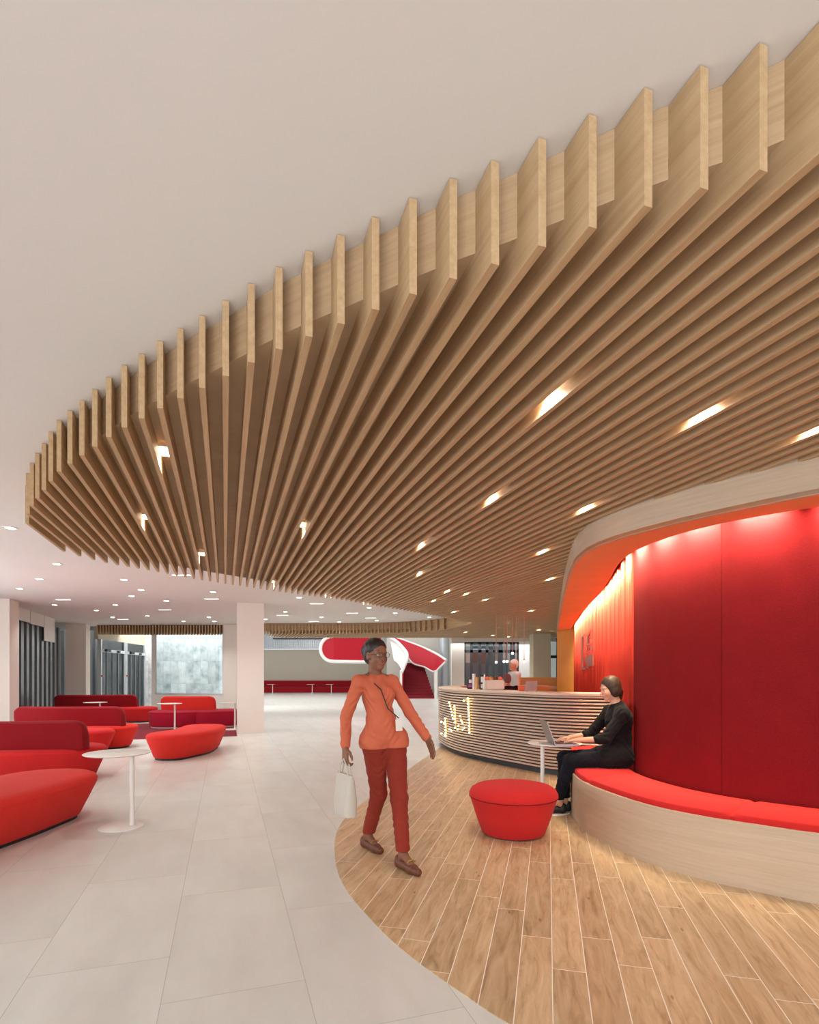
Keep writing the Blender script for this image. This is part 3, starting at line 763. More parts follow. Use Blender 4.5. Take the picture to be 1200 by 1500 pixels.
# ---------------------------------------------------------------- lights
def downlight():
    t = thing('downlight', 'x', 'ceiling light')
    bm = bmesh.new(); lathe(bm, [(.055,0),(.075,0),(.075,-.008),(.055,-.006)], (0,0,0), 20, False)
    vs = bm.verts; obj('trim_ring', bm, M['white'], t, True)
    bm = bmesh.new(); lathe(bm, [(.054,-.004),(.054,-.001)], (0,0,0), 20); obj('lens', bm, M['lightw'], t, True)
    return t
ORD = ['','second','third','fourth','fifth','sixth','seventh','eighth','ninth','tenth','eleventh','twelfth','thirteenth','fourteenth','fifteenth','sixteenth','seventeenth','eighteenth','nineteenth','twentieth','twenty-first','twenty-second','twenty-third','twenty-fourth']
def ordl(i, what):
    return ('leftmost of ' if i==0 else ORD[i]+' from the left of ')+what
LW = [(15,773),(29,862),(58,848),(80,886),(83,826),(141,894),(165,904),(169,886),(182,849),(193,873),(207,864),(216,902),(244,880),(269,910),(306,904),(312,867),(314,910)]
RW = [(389,907),(418,896),(438,875),(471,904),(497,911),(552,909),(541,890),(579,898),(629,904)]
first = None; cnt = 0
for lst, what in ((LW,'the round downlights left of the pale column'),(RW,'the round downlights between the two oak canopies')):
    for i,(px,py) in enumerate(sorted(lst)):
        x,y = px_at_z(px,py,ZC)
        if first is None: first = downlight(); o = first
        else: o = dup(first, (0,0,0), 0)
        o.location = (x,y,ZC-.001); o['label'] = ordl(i, what); o['group'] = 'round downlights in the white ceiling'
        lamp('downlight_beam', 'SPOT', (x,y,ZC-.03), 48, (1,.96,.93), .04, None, (0,0,0), 2.2, .8)
SLT = sorted([(93,878),(180,907),(242,893),(310,877),(414,901),(460,910),(464,884),(516,898),(543,905),(266,842)])
s0 = None
for i,(px,py) in enumerate(SLT):
    x,y = px_at_z(px,py,ZC)
    if s0 is None:
        s0 = thing('slot_light', 'x', 'ceiling light'); obj('frame', B(-.17,.17,-.05,.05,-.006,0), M['white'], s0); obj('lens', B(-.15,.15,-.03,.03,-.009,-.006), M['slotw'], s0); o = s0
    else: o = dup(s0,(0,0,0),0)
    o.location = (x,y,ZC-.001); o['label'] = ordl(i,'the narrow lit slots in the white ceiling'); o['group'] = 'narrow slot lights in the white ceiling'
CL = sorted([(797,562),(1022,582),(1196,602),(243,659),(208,755),(445,767),(294,810),(709,713),(850,727),(608,786),(795,795),(399,851),(474,866),(615,830),(803,837),(653,857),(681,861),
  (529,876),(632,872),(708,870),(665,889),(777,887)])
CF = sorted([(686,906),(728,914),(740,906),(754,914),(722,926),(756,923),(788,912),(788,917),(807,919),(679,921),(707,928),(744,928),(768,932),(780,926)])
c0 = None
for lst, what, grp in ((CL,'the square lights between the canopy slats','square lights between the near canopy slats'),(CF,'the small lights at the far end of the canopy','small lights at the far end of the canopy')):
    for i,(px,py) in enumerate(lst):
        x,y = px_at_z(px,py,ZS); s,t = to_st((x,y)); k = round((s-S0)/SP-.5); s = S0+SP*(k+.5); x,y = st(s,t)
        if c0 is None:
            c0 = thing('canopy_light','x','ceiling light'); obj('housing', B(-.085,.085,-.037,.037,-.010,0), M['white'], c0); obj('lens', B(-.075,.075,-.033,.033,-.014,-.010), M['lightwarm'], c0); o = c0
        else: o = dup(c0,(0,0,0),0)
        o.location = (x,y,ZS-.0005); o.rotation_euler = (0,0,TH); o['label'] = ordl(i,what); o['group'] = grp
        if lst is CL or i%3==0:
            lamp('canopy_beam','SPOT',(x,y,ZS-.03), 32, WARM, .03, None, (0,0,0), 2.3, .7)

# ---------------------------------------------------------------- upholstered seats
def outline(spine, r, k=26):
    # closed stadium around a spine with constant point count
    L = offs(spine, r); Rr = offs(spine, -r); n_ = len(spine); out = []
    out += L
    e = spine[-1]; a0 = math.atan2(L[-1][1]-e[1], L[-1][0]-e[0])
    for i in range(1,k): a = a0-math.pi*i/k; out.append((e[0]+r*math.cos(a), e[1]+r*math.sin(a)))
    out += Rr[::-1]
    e = spine[0]; a0 = math.atan2(Rr[0][1]-e[1], Rr[0][0]-e[0])
    for i in range(1,k): a = a0-math.pi*i/k; out.append((e[0]+r*math.cos(a), e[1]+r*math.sin(a)))
    return out
def seat_mesh(spine, r, zt=.43, taper=.13, z0=.03, zb=.36):
    sp = cat(spine, 6) if len(spine) > 2 else [tuple(np.array(spine[0])*(1-i/8)+np.array(spine[1])*i/8) for i in range(9)]
    prof = [(r-taper-.015,z0),(r-taper,z0+.012),(r-taper*.5,(z0+zb)/2),(r-.004,zb-.012),(r-.006,zb-.004),(r-.001,zb+.006),(r-.004,zb+.022),(r-.022,zt-.022),(r-.06,zt-.006),(r-.12,zt),(r*.5,zt+.006),(.02,zt+.008)]
    bm = bmesh.new()
    loft(bm, [[(*p,z) for p in outline(sp, rr)] for rr,z in prof]); return bm
def base_mesh(spine, r, z0=0.0, z1=.035):
    sp = cat(spine, 6) if len(spine) > 2 else [tuple(np.array(spine[0])*(1-i/8)+np.array(spine[1])*i/8) for i in range(9)]
    return P(outline(sp, r, 12), z0, z1)
def back_mesh(path, z0, z1, th=.09, lean=.05, rr=.16):
    pp = cat(path, 10); L = seglen(pp); T = L[-1]; pp = cutpath(pp, 0, T, 60); bm = bmesh.new(); rings = []
    no = [(o[0]-p[0],o[1]-p[1]) for o,p in zip(offs(pp,1),pp)]
    for i,(p,n_) in enumerate(zip(pp,no)):
        x = min(i,59-i)/59*T
        h = z1 if x > rr else z1-rr+math.sqrt(max(0,rr*rr-(rr-x)**2))
        thh = th*(1 if x>.05 else .35+.65*math.sqrt(max(0,1-(1-x/.05)**2)))
        h = max(h, z0+.05); ring = []
        for a,z in ((-1,z0),(-1.05,z0+(h-z0)*.5),(-.9,h-.03),(-.5,h-.006),(0,h),(.5,h-.006),(.9,h-.03),(1.05,z0+(h-z0)*.5),(1,z0)):
            o_ = a*thh+lean*(z-z0)/(z1-z0); ring.append((p[0]+n_[0]*o_, p[1]+n_[1]*o_, z))
        rings.append(ring)
    loft(bm, rings); return bm
rug = tag(obj('rug', P([st(-4.3,13.1),st(.25,13.1),st(.25,13.58),st(.25,17.2),st(-4.3,17.2)], 0, .008), M['rug']), 'dark red rug under the round sofa beside the pale column', 'rug')
def sofa(label, spine, r, seatmat, backpath, backmat, z0=0.0, base=True, taper=.13, zb=.36, seams=()):
    t = thing('sofa', label, 'sofa', (0,0,z0))
    obj('seat', seat_mesh(spine, r, taper=taper, zb=zb), seatmat, t, True)
    obj('base', base_mesh(spine, r-taper-.03), M['white'] if base else M['black'], t)
    if backpath: obj('backrest', back_mesh(backpath, .42, .79), backmat, t, True)
    return t
A_ = thing('bench_seat', 'bright red curved backless seat cut off at the left edge, nearest the camera', 'bench seat')
obj('seat', seat_mesh([(-3.47,5.3),(-3.49,4.7),(-3.60,4.1),(-3.92,3.45)], .455, taper=.15), M['redb'], A_, True)
obj('base', base_mesh([(-3.47,5.3),(-3.49,4.7),(-3.60,4.1),(-3.92,3.45)], .28), M['black'], A_)
sofa('crimson sofa with tall backrest behind the nearest curved seat, left edge', [(-4.56,7.5),(-5.2,7.32),(-6.6,7.3)], .45, M['seatmid'], [(-4.17,7.28),(-5.2,7.10),(-6.5,7.08)], M['redd'], base=False)
sofa('long red sofa in the middle row on the left, seat end bright red', [(-5.66,10.62),(-6.4,10.5),(-7.4,10.6)], .47, M['redb'], [(-5.30,10.45),(-6.4,10.32),(-7.3,10.42)], M['redd'], base=False)
sofa('dark crimson sofa furthest left, against the glazing', [(-7.85,16.35),(-9.0,16.15),(-9.75,16.15)], .46, M['seatmid'], [(-7.9,16.3),(-9.2,16.02),(-10.15,16.05)], M['redd'], z0=.009, base=False)
Fs = sofa('round two-part raspberry sofa with scarlet backrest on the dark red rug', [(-6.25,14.72),(-5.95,14.72)], .57, M['redm'], [(-5.2,15.05),(-5.9,14.95),(-6.65,15.05)], M['redb'], z0=.009, taper=.03, zb=.38)
obj('seat', seat_mesh([(-5.35,14.92),(-4.98,15.08)], .55, taper=.03, zb=.38), M['redm'], Fs, True); obj('base', base_mesh([(-5.35,14.92),(-4.98,15.08)], .49), M['white'], Fs)
D_ = thing('pouf', 'red oval pouf tucked in front of the middle-row sofa', 'pouf')
obj('seat', seat_mesh([(-5.56,9.72),(-5.95,9.6),(-6.4,9.55)], .40, taper=.13), M['seatmid'], D_, True); obj('base', base_mesh([(-5.56,9.72),(-5.95,9.6),(-6.4,9.55)], .24), M['black'], D_)
G_ = thing('pouf', 'bright red kidney-shaped pouf standing alone near the pale column', 'pouf')
obj('seat', seat_mesh([(-3.90,9.2),(-3.76,9.8),(-3.86,10.5)], .40, taper=.12), M['redb'], G_, True); obj('base', base_mesh([(-3.90,9.2),(-3.76,9.8),(-3.86,10.5)], .26), M['black'], G_)
# round pouf on the planks
PX, PY = .90, 4.86
Pf = thing('pouf', 'round tapered red pouf on the plank floor beside the seated woman', 'pouf', (PX,PY,.004))
bm = bmesh.new(); lathe(bm, [(.262,.012),(.272,.02),(.32,.15),(.372,.315),(.376,.322)], (0,0,0), 64); obj('body', bm, M['red'], Pf, True)
bm = bmesh.new(); lathe(bm, [(.372,.325),(.381,.332),(.380,.350),(.362,.385),(.325,.408),(.25,.424),(.12,.432),(.01,.434)], (0,0,0), 64); obj('cushion', bm, M['red'], Pf, True)
bm = bmesh.new(); lathe(bm, [(.372,.318),(.380,.322),(.372,.327)], (0,0,0), 64); obj('piping', bm, M['piping'], Pf, True)
bm = bmesh.new(); lathe(bm, [(.24,0),(.24,.013)], (0,0,0), 40); obj('base', bm, M['black'], Pf)

# ---------------------------------------------------------------- side tables
def side_table(h=.675, rt=.27, rb=.185, off=.12):
    t = thing('side_table', 'x', 'table')
    bm = bmesh.new(); lathe(bm, [(rt-.012,h-.014),(rt,h-.006),(rt,h-.002),(rt-.004,h)], (0,0,0), 64, sx=1.03, sy=1); obj('table_top', bm, M['white'], t, True)
    bm = bmesh.new(); lathe(bm, [(.026,.010),(.0215,.06),(.020,.2),(.020,h-.014)], (off,0,0), 24); obj('pole', bm, M['white'], t, True)
    bm = bmesh.new(); lathe(bm, [(rb,0),(rb,.006),(rb-.01,.012),(.04,.014)], (.03 if off>0 else -.03,0,0), 56); obj('base', bm, M['white'], t, True)
    return t
T1 = side_table(); T1.location = (-2.64,5.06,0); T1['label'] = 'white round side table standing alone in the left foreground'; T1['group']='white round side tables'
T1.rotation_euler = (0,0,.25)
for (x,y,rz,z,l) in ((-5.78,13.5,0,.008,'white side table between the kidney-shaped pouf and the round sofa'),(-4.47,13.95,0,.008,'white side table partly hidden by the pale column'),
    (-8.0,14.25,0,0,'white side table between the long sofas on the left')):
    dup(T1, (x,y,z), rz, l)
for px,l in ((397,'white table by the far banquette, next to the pale column'),(455,'white table by the far banquette, middle of three'),(483,'white table by the far banquette, nearest the staircase')):
    dup(T1, ((px-600)/F_PX*40.0, 40.0, 0), 0, l)
T5 = side_table(.69,.262,.185,-.12); T5.location = (1.46,5.64,.004); T5['label'] = 'white side table carrying the laptop in front of the seated woman'; T5['group']='white round side tables'
# laptop
lap = thing('laptop', 'open silver laptop on the white side table under typing hands', 'laptop', (1.515,5.53,.694+.0005))
bm = B(-.115,.115,-.16,.16,0,.014); bmesh.ops.bevel(bm, geom=bm.edges[:], offset=.004, segments=2, affect='EDGES'); bo = obj('keyboard_base', bm, M['silver'], lap, True)
obj('keys', B(-.09,.02,-.14,.14,.014,.016), M['keys'], bo); obj('trackpad', B(.04,.10,-.05,.05,.014,.0148), M['greymet'], bo)
ang = math.radians(20); bm = bmesh.new()
def scr(u0,u1,y0,y1,t0,t1):
    b_ = bmesh.new(); cs,sn = math.cos(ang),math.sin(ang)
    vs=[]
    for u in (u0,u1):
        for y in (y0,y1):
            for t in (t0,t1): vs.append(b_.verts.new((-.112-u*sn+t*cs, y, .014+u*cs+t*sn)))
    for f in ((0,1,3,2),(4,6,7,5),(0,4,5,1),(2,3,7,6),(0,2,6,4),(1,5,7,3)): b_.faces.new([vs[i] for i in f])
    return b_
sc_ = obj('lid', scr(0,.235,-.16,.16,-.006,0), M['silver'], lap); obj('screen', scr(.012,.225,-.15,.15,0,.001), M['screen'], sc_)

# ---------------------------------------------------------------- things on the bar
def bar_top(px, back=.2):
    r = (px-600)/F_PX; ib = offs(KC, -sgn*back); c_ = [p for p in ib if p[1] < 11]
    p = min(c_, key=lambda q: abs(q[0]/q[1]-r)); return p[0], p[1]
ZT = 1.1325
def bx_item(name, label, catg, px, w_, h_, d_, mat, back=.2, extra=None):
    x,y = bar_top(px, back); bm = B(-w_/2,w_/2,-d_/2,d_/2,0,h_); bmesh.ops.bevel(bm, geom=bm.edges[:], offset=min(w_,d_)*.1, segments=2, affect='EDGES')
    t = thing(name, label, catg, (x,y,ZT+.0005)); obj('body', bm, mat, t, True)
    if extra: extra(t, w_, h_, d_)
    return t
bx_item('caddy','black box with a purple label at the left end of the bar top','box',687.5,.085,.17,.08,M['black'],.2, lambda t,w_,h_,d_: (obj('label_patch', B(-.025,.03,-d_/2-.002,-d_/2,.03,.08), M['purple'], t), obj('card', B(-.02,.03,-d_/2-.002,-d_/2,.10,.16), M['white'], t)))
def cyl_item(name,label,catg,px,r_,h_,mat,back=.2,neck=False,capm=None):
    x,y = bar_top(px, back); t = thing(name,label,catg,(x,y,ZT+.0005)); bm = bmesh.new()
    pr = [(r_*.95,0),(r_,.01),(r_,h_*.62),(r_*.5,h_*.74),(r_*.42,h_*.94)] if neck else [(r_*.8,0),(r_*.85,.01),(r_,h_)]
    lathe(bm, pr, (0,0,0), 20); obj('body', bm, mat, t, True)
    if capm: bm = bmesh.new(); lathe(bm, [(r_*.5,h_*.94),(r_*.5,h_)], (0,0,0), 16); obj('cap', bm, capm, t, True)
cyl_item('cup_stack','tall stack of white paper cups on the bar top','cups',693.5,.03,.26,M['white'])
cyl_item('cup_stack','short stack of brown paper cups on the bar top','cups',698.5,.032,.20,M['warmwood'])
bx_item('menu_stand','black framed menu stand on the bar top','menu stand',705.5,.10,.24,.05,M['black'],.2, lambda t,w_,h_,d_: (obj('menu_card', B(-.03,.03,-d_/2-.002,-d_/2,.12,.21), M['white'], t), obj('menu_card', B(-.03,.03,-d_/2-.002,-d_/2,.02,.09), M['cream'], t)))
cyl_item('bottle','slim pale bottle right of the black menu stand','bottle',711.5,.03,.26,M['white'],.2,True,M['greymet'])
def cr(t,w_,h_,d_):
    for i,(x,c_) in enumerate(((-.11,'orangeb'),(-.05,'brass'),(.02,'leather'),(.09,'orangeb'))):
        bm = bmesh.new(); bmesh.ops.create_icosphere(bm, subdivisions=2, radius=.04, matrix=Matrix.Translation((x,0,h_+.015))); obj('packet', bm, M[c_], t, True)
bx_item('snack_crate','cream crate filled with snack packets on the bar top','crate',723,.30,.16,.2,M['cream'],.2,cr)
bx_item('napkin_holder','orange napkin holder on the bar top left of the grey screen','holder',765,.10,.08,.07,M['orangeb'],.22)
x,y = bar_top(777,.22)
pm = thing('till_screen','grey tilted till screen on the bar top','screen',(x,y,ZT+.0005)); bm = bmesh.new()
loft(bm, [[(-.09,-.04,0),(.07,-.04,0),(.07,.04,0),(-.09,.04,0)],[(-.075,-.0,.15),(.095,-.0,.15),(.095,.02,.15),(-.075,.02,.15)]]); obj('screen_back', bm, M['greypanel'], pm)
obj('foot', B(-.05,.05,-.05,.05,0,.006), M['white'], pm)
# pendants
pd = None
for i,(px,py) in enumerate(((727,970),(738.5,969),(743,969),(751,957),(756,969),(768,969))):
    Y = [12.6,12.9,12.7,13.1,12.8,12.6][i]
    X = (px-600)/F_PX*Y; zb = H_CAM-(py-HZ)*Y/F_PX
    t = thing('pendant_light', ['leftmost copper rod pendant over the bar','second copper rod pendant from the left over the bar','third copper rod pendant from the left over the bar','shorter pendant among the rods over the bar','pendant just right of the shorter one over the bar','rightmost rod pendant over the bar, apart from the others'][i], 'pendant light', (X,Y,0), 0, 'rod pendants over the bar')
    bm = bmesh.new(); lathe(bm, [(.007,zb+.03),(.007,2.838)], (0,0,0), 10); obj('rod', bm, M['copper'], t, True)
    bm = bmesh.new(); bmesh.ops.create_icosphere(bm, subdivisions=2, radius=.028, matrix=Matrix.Translation((0,0,zb))); obj('bulb', bm, M['pendbulb'], t, True)
    bm = bmesh.new(); lathe(bm, [(.02,zb+.02),(.014,zb+.06)], (0,0,0), 12); obj('socket', bm, M['copper'], t, True)

# ---------------------------------------------------------------- people (signed-distance bodies meshed with surface nets)
def V3(*a): return np.array(a, float)
def sd_cone(Pt, a, b, ra, rb):
    a = np.asarray(a,float); b = np.asarray(b,float); ba = b-a; L2 = max(1e-9, float(ba@ba))
    h = np.clip(((Pt-a)@ba)/L2, 0, 1)
    return np.linalg.norm(Pt-a-h[...,None]*ba, axis=-1) - (ra+(rb-ra)*h)
def sd_ell(Pt, c, r, R=None):
    q = Pt-np.asarray(c,float)
    if R is not None: q = q@R
    r = np.asarray(r,float); k0 = np.linalg.norm(q/r, axis=-1); k1 = np.linalg.norm(q/(r*r), axis=-1)
    return k0*(k0-1)/np.maximum(k1,1e-6)
def field(prims, res, k, mg=.05):
    lo = np.full(3,1e9); hi = -lo
    bbs = []
    for p in prims:
        if p[0]=='c':
            r = max(p[3],p[4]); a,b = np.asarray(p[1],float),np.asarray(p[2],float); l_,h_ = np.minimum(a,b)-r, np.maximum(a,b)+r
        else:
            r = max(p[2]); c = np.asarray(p[1],float); l_,h_ = c-r, c+r
        bbs.append((l_,h_)); lo = np.minimum(lo,l_); hi = np.maximum(hi,h_)
    lo = lo-3*res-.01; hi = hi+3*res+.01
    n = np.ceil((hi-lo)/res).astype(int)+1
    F = np.full(n, .08, np.float32)
    ax = [lo[i]+np.arange(n[i])*res for i in range(3)]
    for p,(l_,h_) in zip(prims,bbs):
        i0 = np.maximum(0, np.floor((l_-mg-lo)/res).astype(int)); i1 = np.minimum(n, np.ceil((h_+mg-lo)/res).astype(int)+1)
        g = np.stack(np.meshgrid(ax[0][i0[0]:i1[0]],ax[1][i0[1]:i1[1]],ax[2][i0[2]:i1[2]],indexing='ij'),-1)
        d = sd_cone(g,*p[1:5]) if p[0]=='c' else sd_ell(g,*p[1:])
        kk = p[5] if (p[0]=='c' and len(p)>5) else k
        sl = tuple(slice(a,b) for a,b in zip(i0,i1)); s = F[sl]
        h = np.maximum(kk-np.abs(s-d),0)/kk
        F[sl] = np.minimum(s,d)-h*h*kk*.25
    return F, lo, res
def nets(F, lo, res):
    S = F < 0
    c = [S[i:S.shape[0]-1+i, j:S.shape[1]-1+j, l:S.shape[2]-1+l] for i in (0,1) for j in (0,1) for l in (0,1)]
    cnt = sum(x.astype(np.int8) for x in c); act = (cnt>0)&(cnt<8)
    idx = -np.ones(act.shape, int); ii = np.argwhere(act); idx[tuple(ii.T)] = np.arange(len(ii))
    acc = np.zeros((len(ii),3)); num = np.zeros(len(ii))
    for a in range(3):
        o1,o2 = [x for x in range(3) if x!=a]
        for u in (0,1):
            for v in (0,1):
                st_ = np.zeros(3,int); st_[o1]=u; st_[o2]=v; en = st_.copy(); en[a]=1
                f0 = F[tuple((ii+st_).T)]; f1 = F[tuple((ii+en).T)]; m = (f0<0)!=(f1<0)
                t = np.where(m, f0/np.where(m,f0-f1,1), 0)
                pos = np.tile(st_.astype(float),(len(ii),1)); pos[:,a] += t
                acc[m] += pos[m]; num[m] += 1
    verts = lo+(ii+acc/num[:,None])*res
    faces = []
    for a in range(3):
        o1,o2 = (a+1)%3,(a+2)%3
        s0 = S.take(range(0,S.shape[a]-1),a); s1 = S.take(range(1,S.shape[a]),a); e = np.argwhere(s0!=s1)
        e = e[(e[:,o1]>0)&(e[:,o2]>0)]; e = e[(e[:,o1]<act.shape[o1])&(e[:,o2]<act.shape[o2])]
        if not len(e): continue
        q = []
        for du,dv in ((-1,-1),(0,-1),(0,0),(-1,0)):
            p = e.copy(); p[:,o1]+=du; p[:,o2]+=dv; q.append(idx[tuple(p.T)])
        q = np.stack(q,1); fl = S[tuple(e.T)]; q[~fl] = q[~fl][:,::-1]
        faces.append(q[(q>=0).all(1)])
    return verts, np.concatenate(faces)
def sdf_obj(name, prims, mat, parent, res=.005, k=.03, cut=None, wr=0):
    F, lo, res = field(prims, res, k)
    if cut is not None or wr:
        n = F.shape; g = np.stack(np.meshgrid(*[lo[i]+np.arange(n[i])*res for i in range(3)],indexing='ij'),-1)
        if wr: F = F + wr*(np.sin(g[...,2]*95+6*np.sin(g[...,0]*21)+4*np.sin(g[...,1]*25))*np.sin(g[...,0]*23+g[...,2]*15))
        if cut is not None: F = np.maximum(F, cut(g))
    v, f = nets(F.astype(np.float64), lo, res)
    me = bpy.data.meshes.new(name); me.from_pydata(v.tolist(), [], f.tolist()); me.materials.append(mat)
    me.polygons.foreach_set('use_smooth', [True]*len(me.polygons)); me.update()
    o = bpy.data.objects.new(name, me); COL.objects.link(o); o.parent = parent
    return o
def frame(f, up=(0,0,1)):
    f = np.asarray(f,float); f /= np.linalg.norm(f); r = np.cross(f, up); r /= np.linalg.norm(r); u = np.cross(r,f)
    return np.stack([r,f,u],1)          # columns: right, forward, up
def head_prims(c, R, s=1.0):
    T = lambda *p: c+R@(np.array(p)*s)
    E = lambda p,r: ('e', T(*p), tuple(x*s for x in r), R)
    return [E((0,-.014,.035),(.073,.092,.082)), E((0,.018,-.03),(.057,.066,.080)), E((0,.056,-.090),(.025,.022,.021)),
      ('c',T(0,.082,.004),T(0,.101,-.033),.007*s,.011*s,.012), E((.031,.052,-.03),(.026,.027,.028)), E((-.031,.052,-.03),(.026,.027,.028)),
      E((0,.070,.022),(.046,.017,.012)), E((0,.079,-.060),(.021,.009,.008)), E((.072,-.006,-.012),(.010,.018,.028)), E((-.072,-.006,-.012),(.010,.018,.028))]
def hand_prims(w, d, back, side, curl=.3, s=1.0):
    # w wrist, d finger direction, back: out of back of hand, side: towards the thumb
    w,d,back,side = [np.asarray(x,float) for x in (w,d,back,side)]
    d/=np.linalg.norm(d); side = side-d*(side@d); side/=np.linalg.norm(side); back = back-d*(back@d)-side*(back@side); back/=np.linalg.norm(back)
    out = []
    for i,(o,Ln) in enumerate(((.027,.070),(.009,.078),(-.010,.072),(-.028,.056))):
        kn = w+d*(.088-.004*abs(i-1.2))*s+side*o*s
        out.append(('c', w+d*.01*s+side*o*.6*s, kn, .015*s, .0105*s, .012))
        p = kn; a = curl*.5
        for j,fr_ in enumerate((.45,.30,.25)):
            dd = d*math.cos(a)-back*math.sin(a)+side*o*1.2*(j==0); q = p+dd*Ln*fr_*s
            out.append(('c', p, q, (.0092-.0012*j)*s, (.0084-.0014*j)*s, .004)); p = q; a += curl
    b0 = w+d*.022*s+side*.022*s; b1 = b0+(d*.55+side*.75-back*.25)*.038*s; b2 = b1+(d*.85+side*.35-back*.2)*.032*s; b3 = b2+(d*.95+side*.1-back*.25)*.024*s
    out += [('c',b0,b1,.016*s,.012*s,.008),('c',b1,b2,.0115*s,.010*s,.005),('c',b2,b3,.0098*s,.0075*s,.004)]
    return out
def eyes(parent, c, R, s=1.0):
    for sx_ in (-1,1):
        p = c+R@(np.array((sx_*.029,.066,.002))*s); bm = bmesh.new(); bmesh.ops.create_uvsphere(bm, u_segments=12, v_segments=8, radius=.0125*s, matrix=Matrix.Translation(Vector(p)))
        e = obj('eye', bm, M['eye'], parent, True)
        p = c+R@(np.array((sx_*.029,.0745,.002))*s); bm = bmesh.new(); bmesh.ops.create_uvsphere(bm, u_segments=10, v_segments=6, radius=.0062*s, matrix=Matrix.Translation(Vector(p)))
        obj('iris', bm, M['iris'], e, True)
        p0 = c+R@(np.array((sx_*.016,.080,.020))*s); p1 = c+R@(np.array((sx_*.030,.079,.024))*s); p2 = c+R@(np.array((sx_*.044,.068,.019))*s)
        bm = bmesh.new(); tube(bm, [p0,p1,p2], [.0018,.0028,.0015], 6); obj('eyebrow', bm, M['hairb'], parent, True)
    pts = [c+R@(np.array((x,y,-.061))*s) for x,y in ((-.02,.077),(-.008,.0885),(.008,.0885),(.02,.077))]
    bm = bmesh.new(); tube(bm, pts, [.002,.0042,.0042,.002], 8); obj('lips', bm, M['lip'], parent, True)
def body_prims(J, R, hs=1.0):
    nk, ch, wa, pv = [np.asarray(J[q],float) for q in ('neck','chest','waist','pelvis')]
    hd = np.asarray(J['head'],float); pr = head_prims(hd, R, hs)
    pr += [('c', hd+R@np.array((0,-.02,-.05))*hs, nk, .047, .052)]
    for s_ in 'LR':
        sh,el,wrr = [np.asarray(J[q+s_],float) for q in ('sh','el','wr')]
        hp,kn,an,to = [np.asarray(J[q+s_],float) for q in ('hip','knee','ank','toe')]
        pr += [('c',nk,sh,.042,.042),('c',sh,el,.041,.034),('c',el,wrr,.033,.023),('c',ch,sh,.055,.036),('c',hp,kn,.066,.048),('c',kn,an,.046,.030),('c',pv,hp,.085,.07)]
        he = an+(an-to)*np.array((.25,.25,0)); he[2] = to[2]+.004
        pr += [('c',an,he,.030,.026),('c',an,to,.030,.022)]
    pr += [('c',nk-np.array((0,0,.03)),ch,.06,.095),('c',ch,wa,.095,.085),('c',wa,pv,.085,.10)]
    return pr

def person_root(name, label, loc): return thing(name, label, 'person', loc)
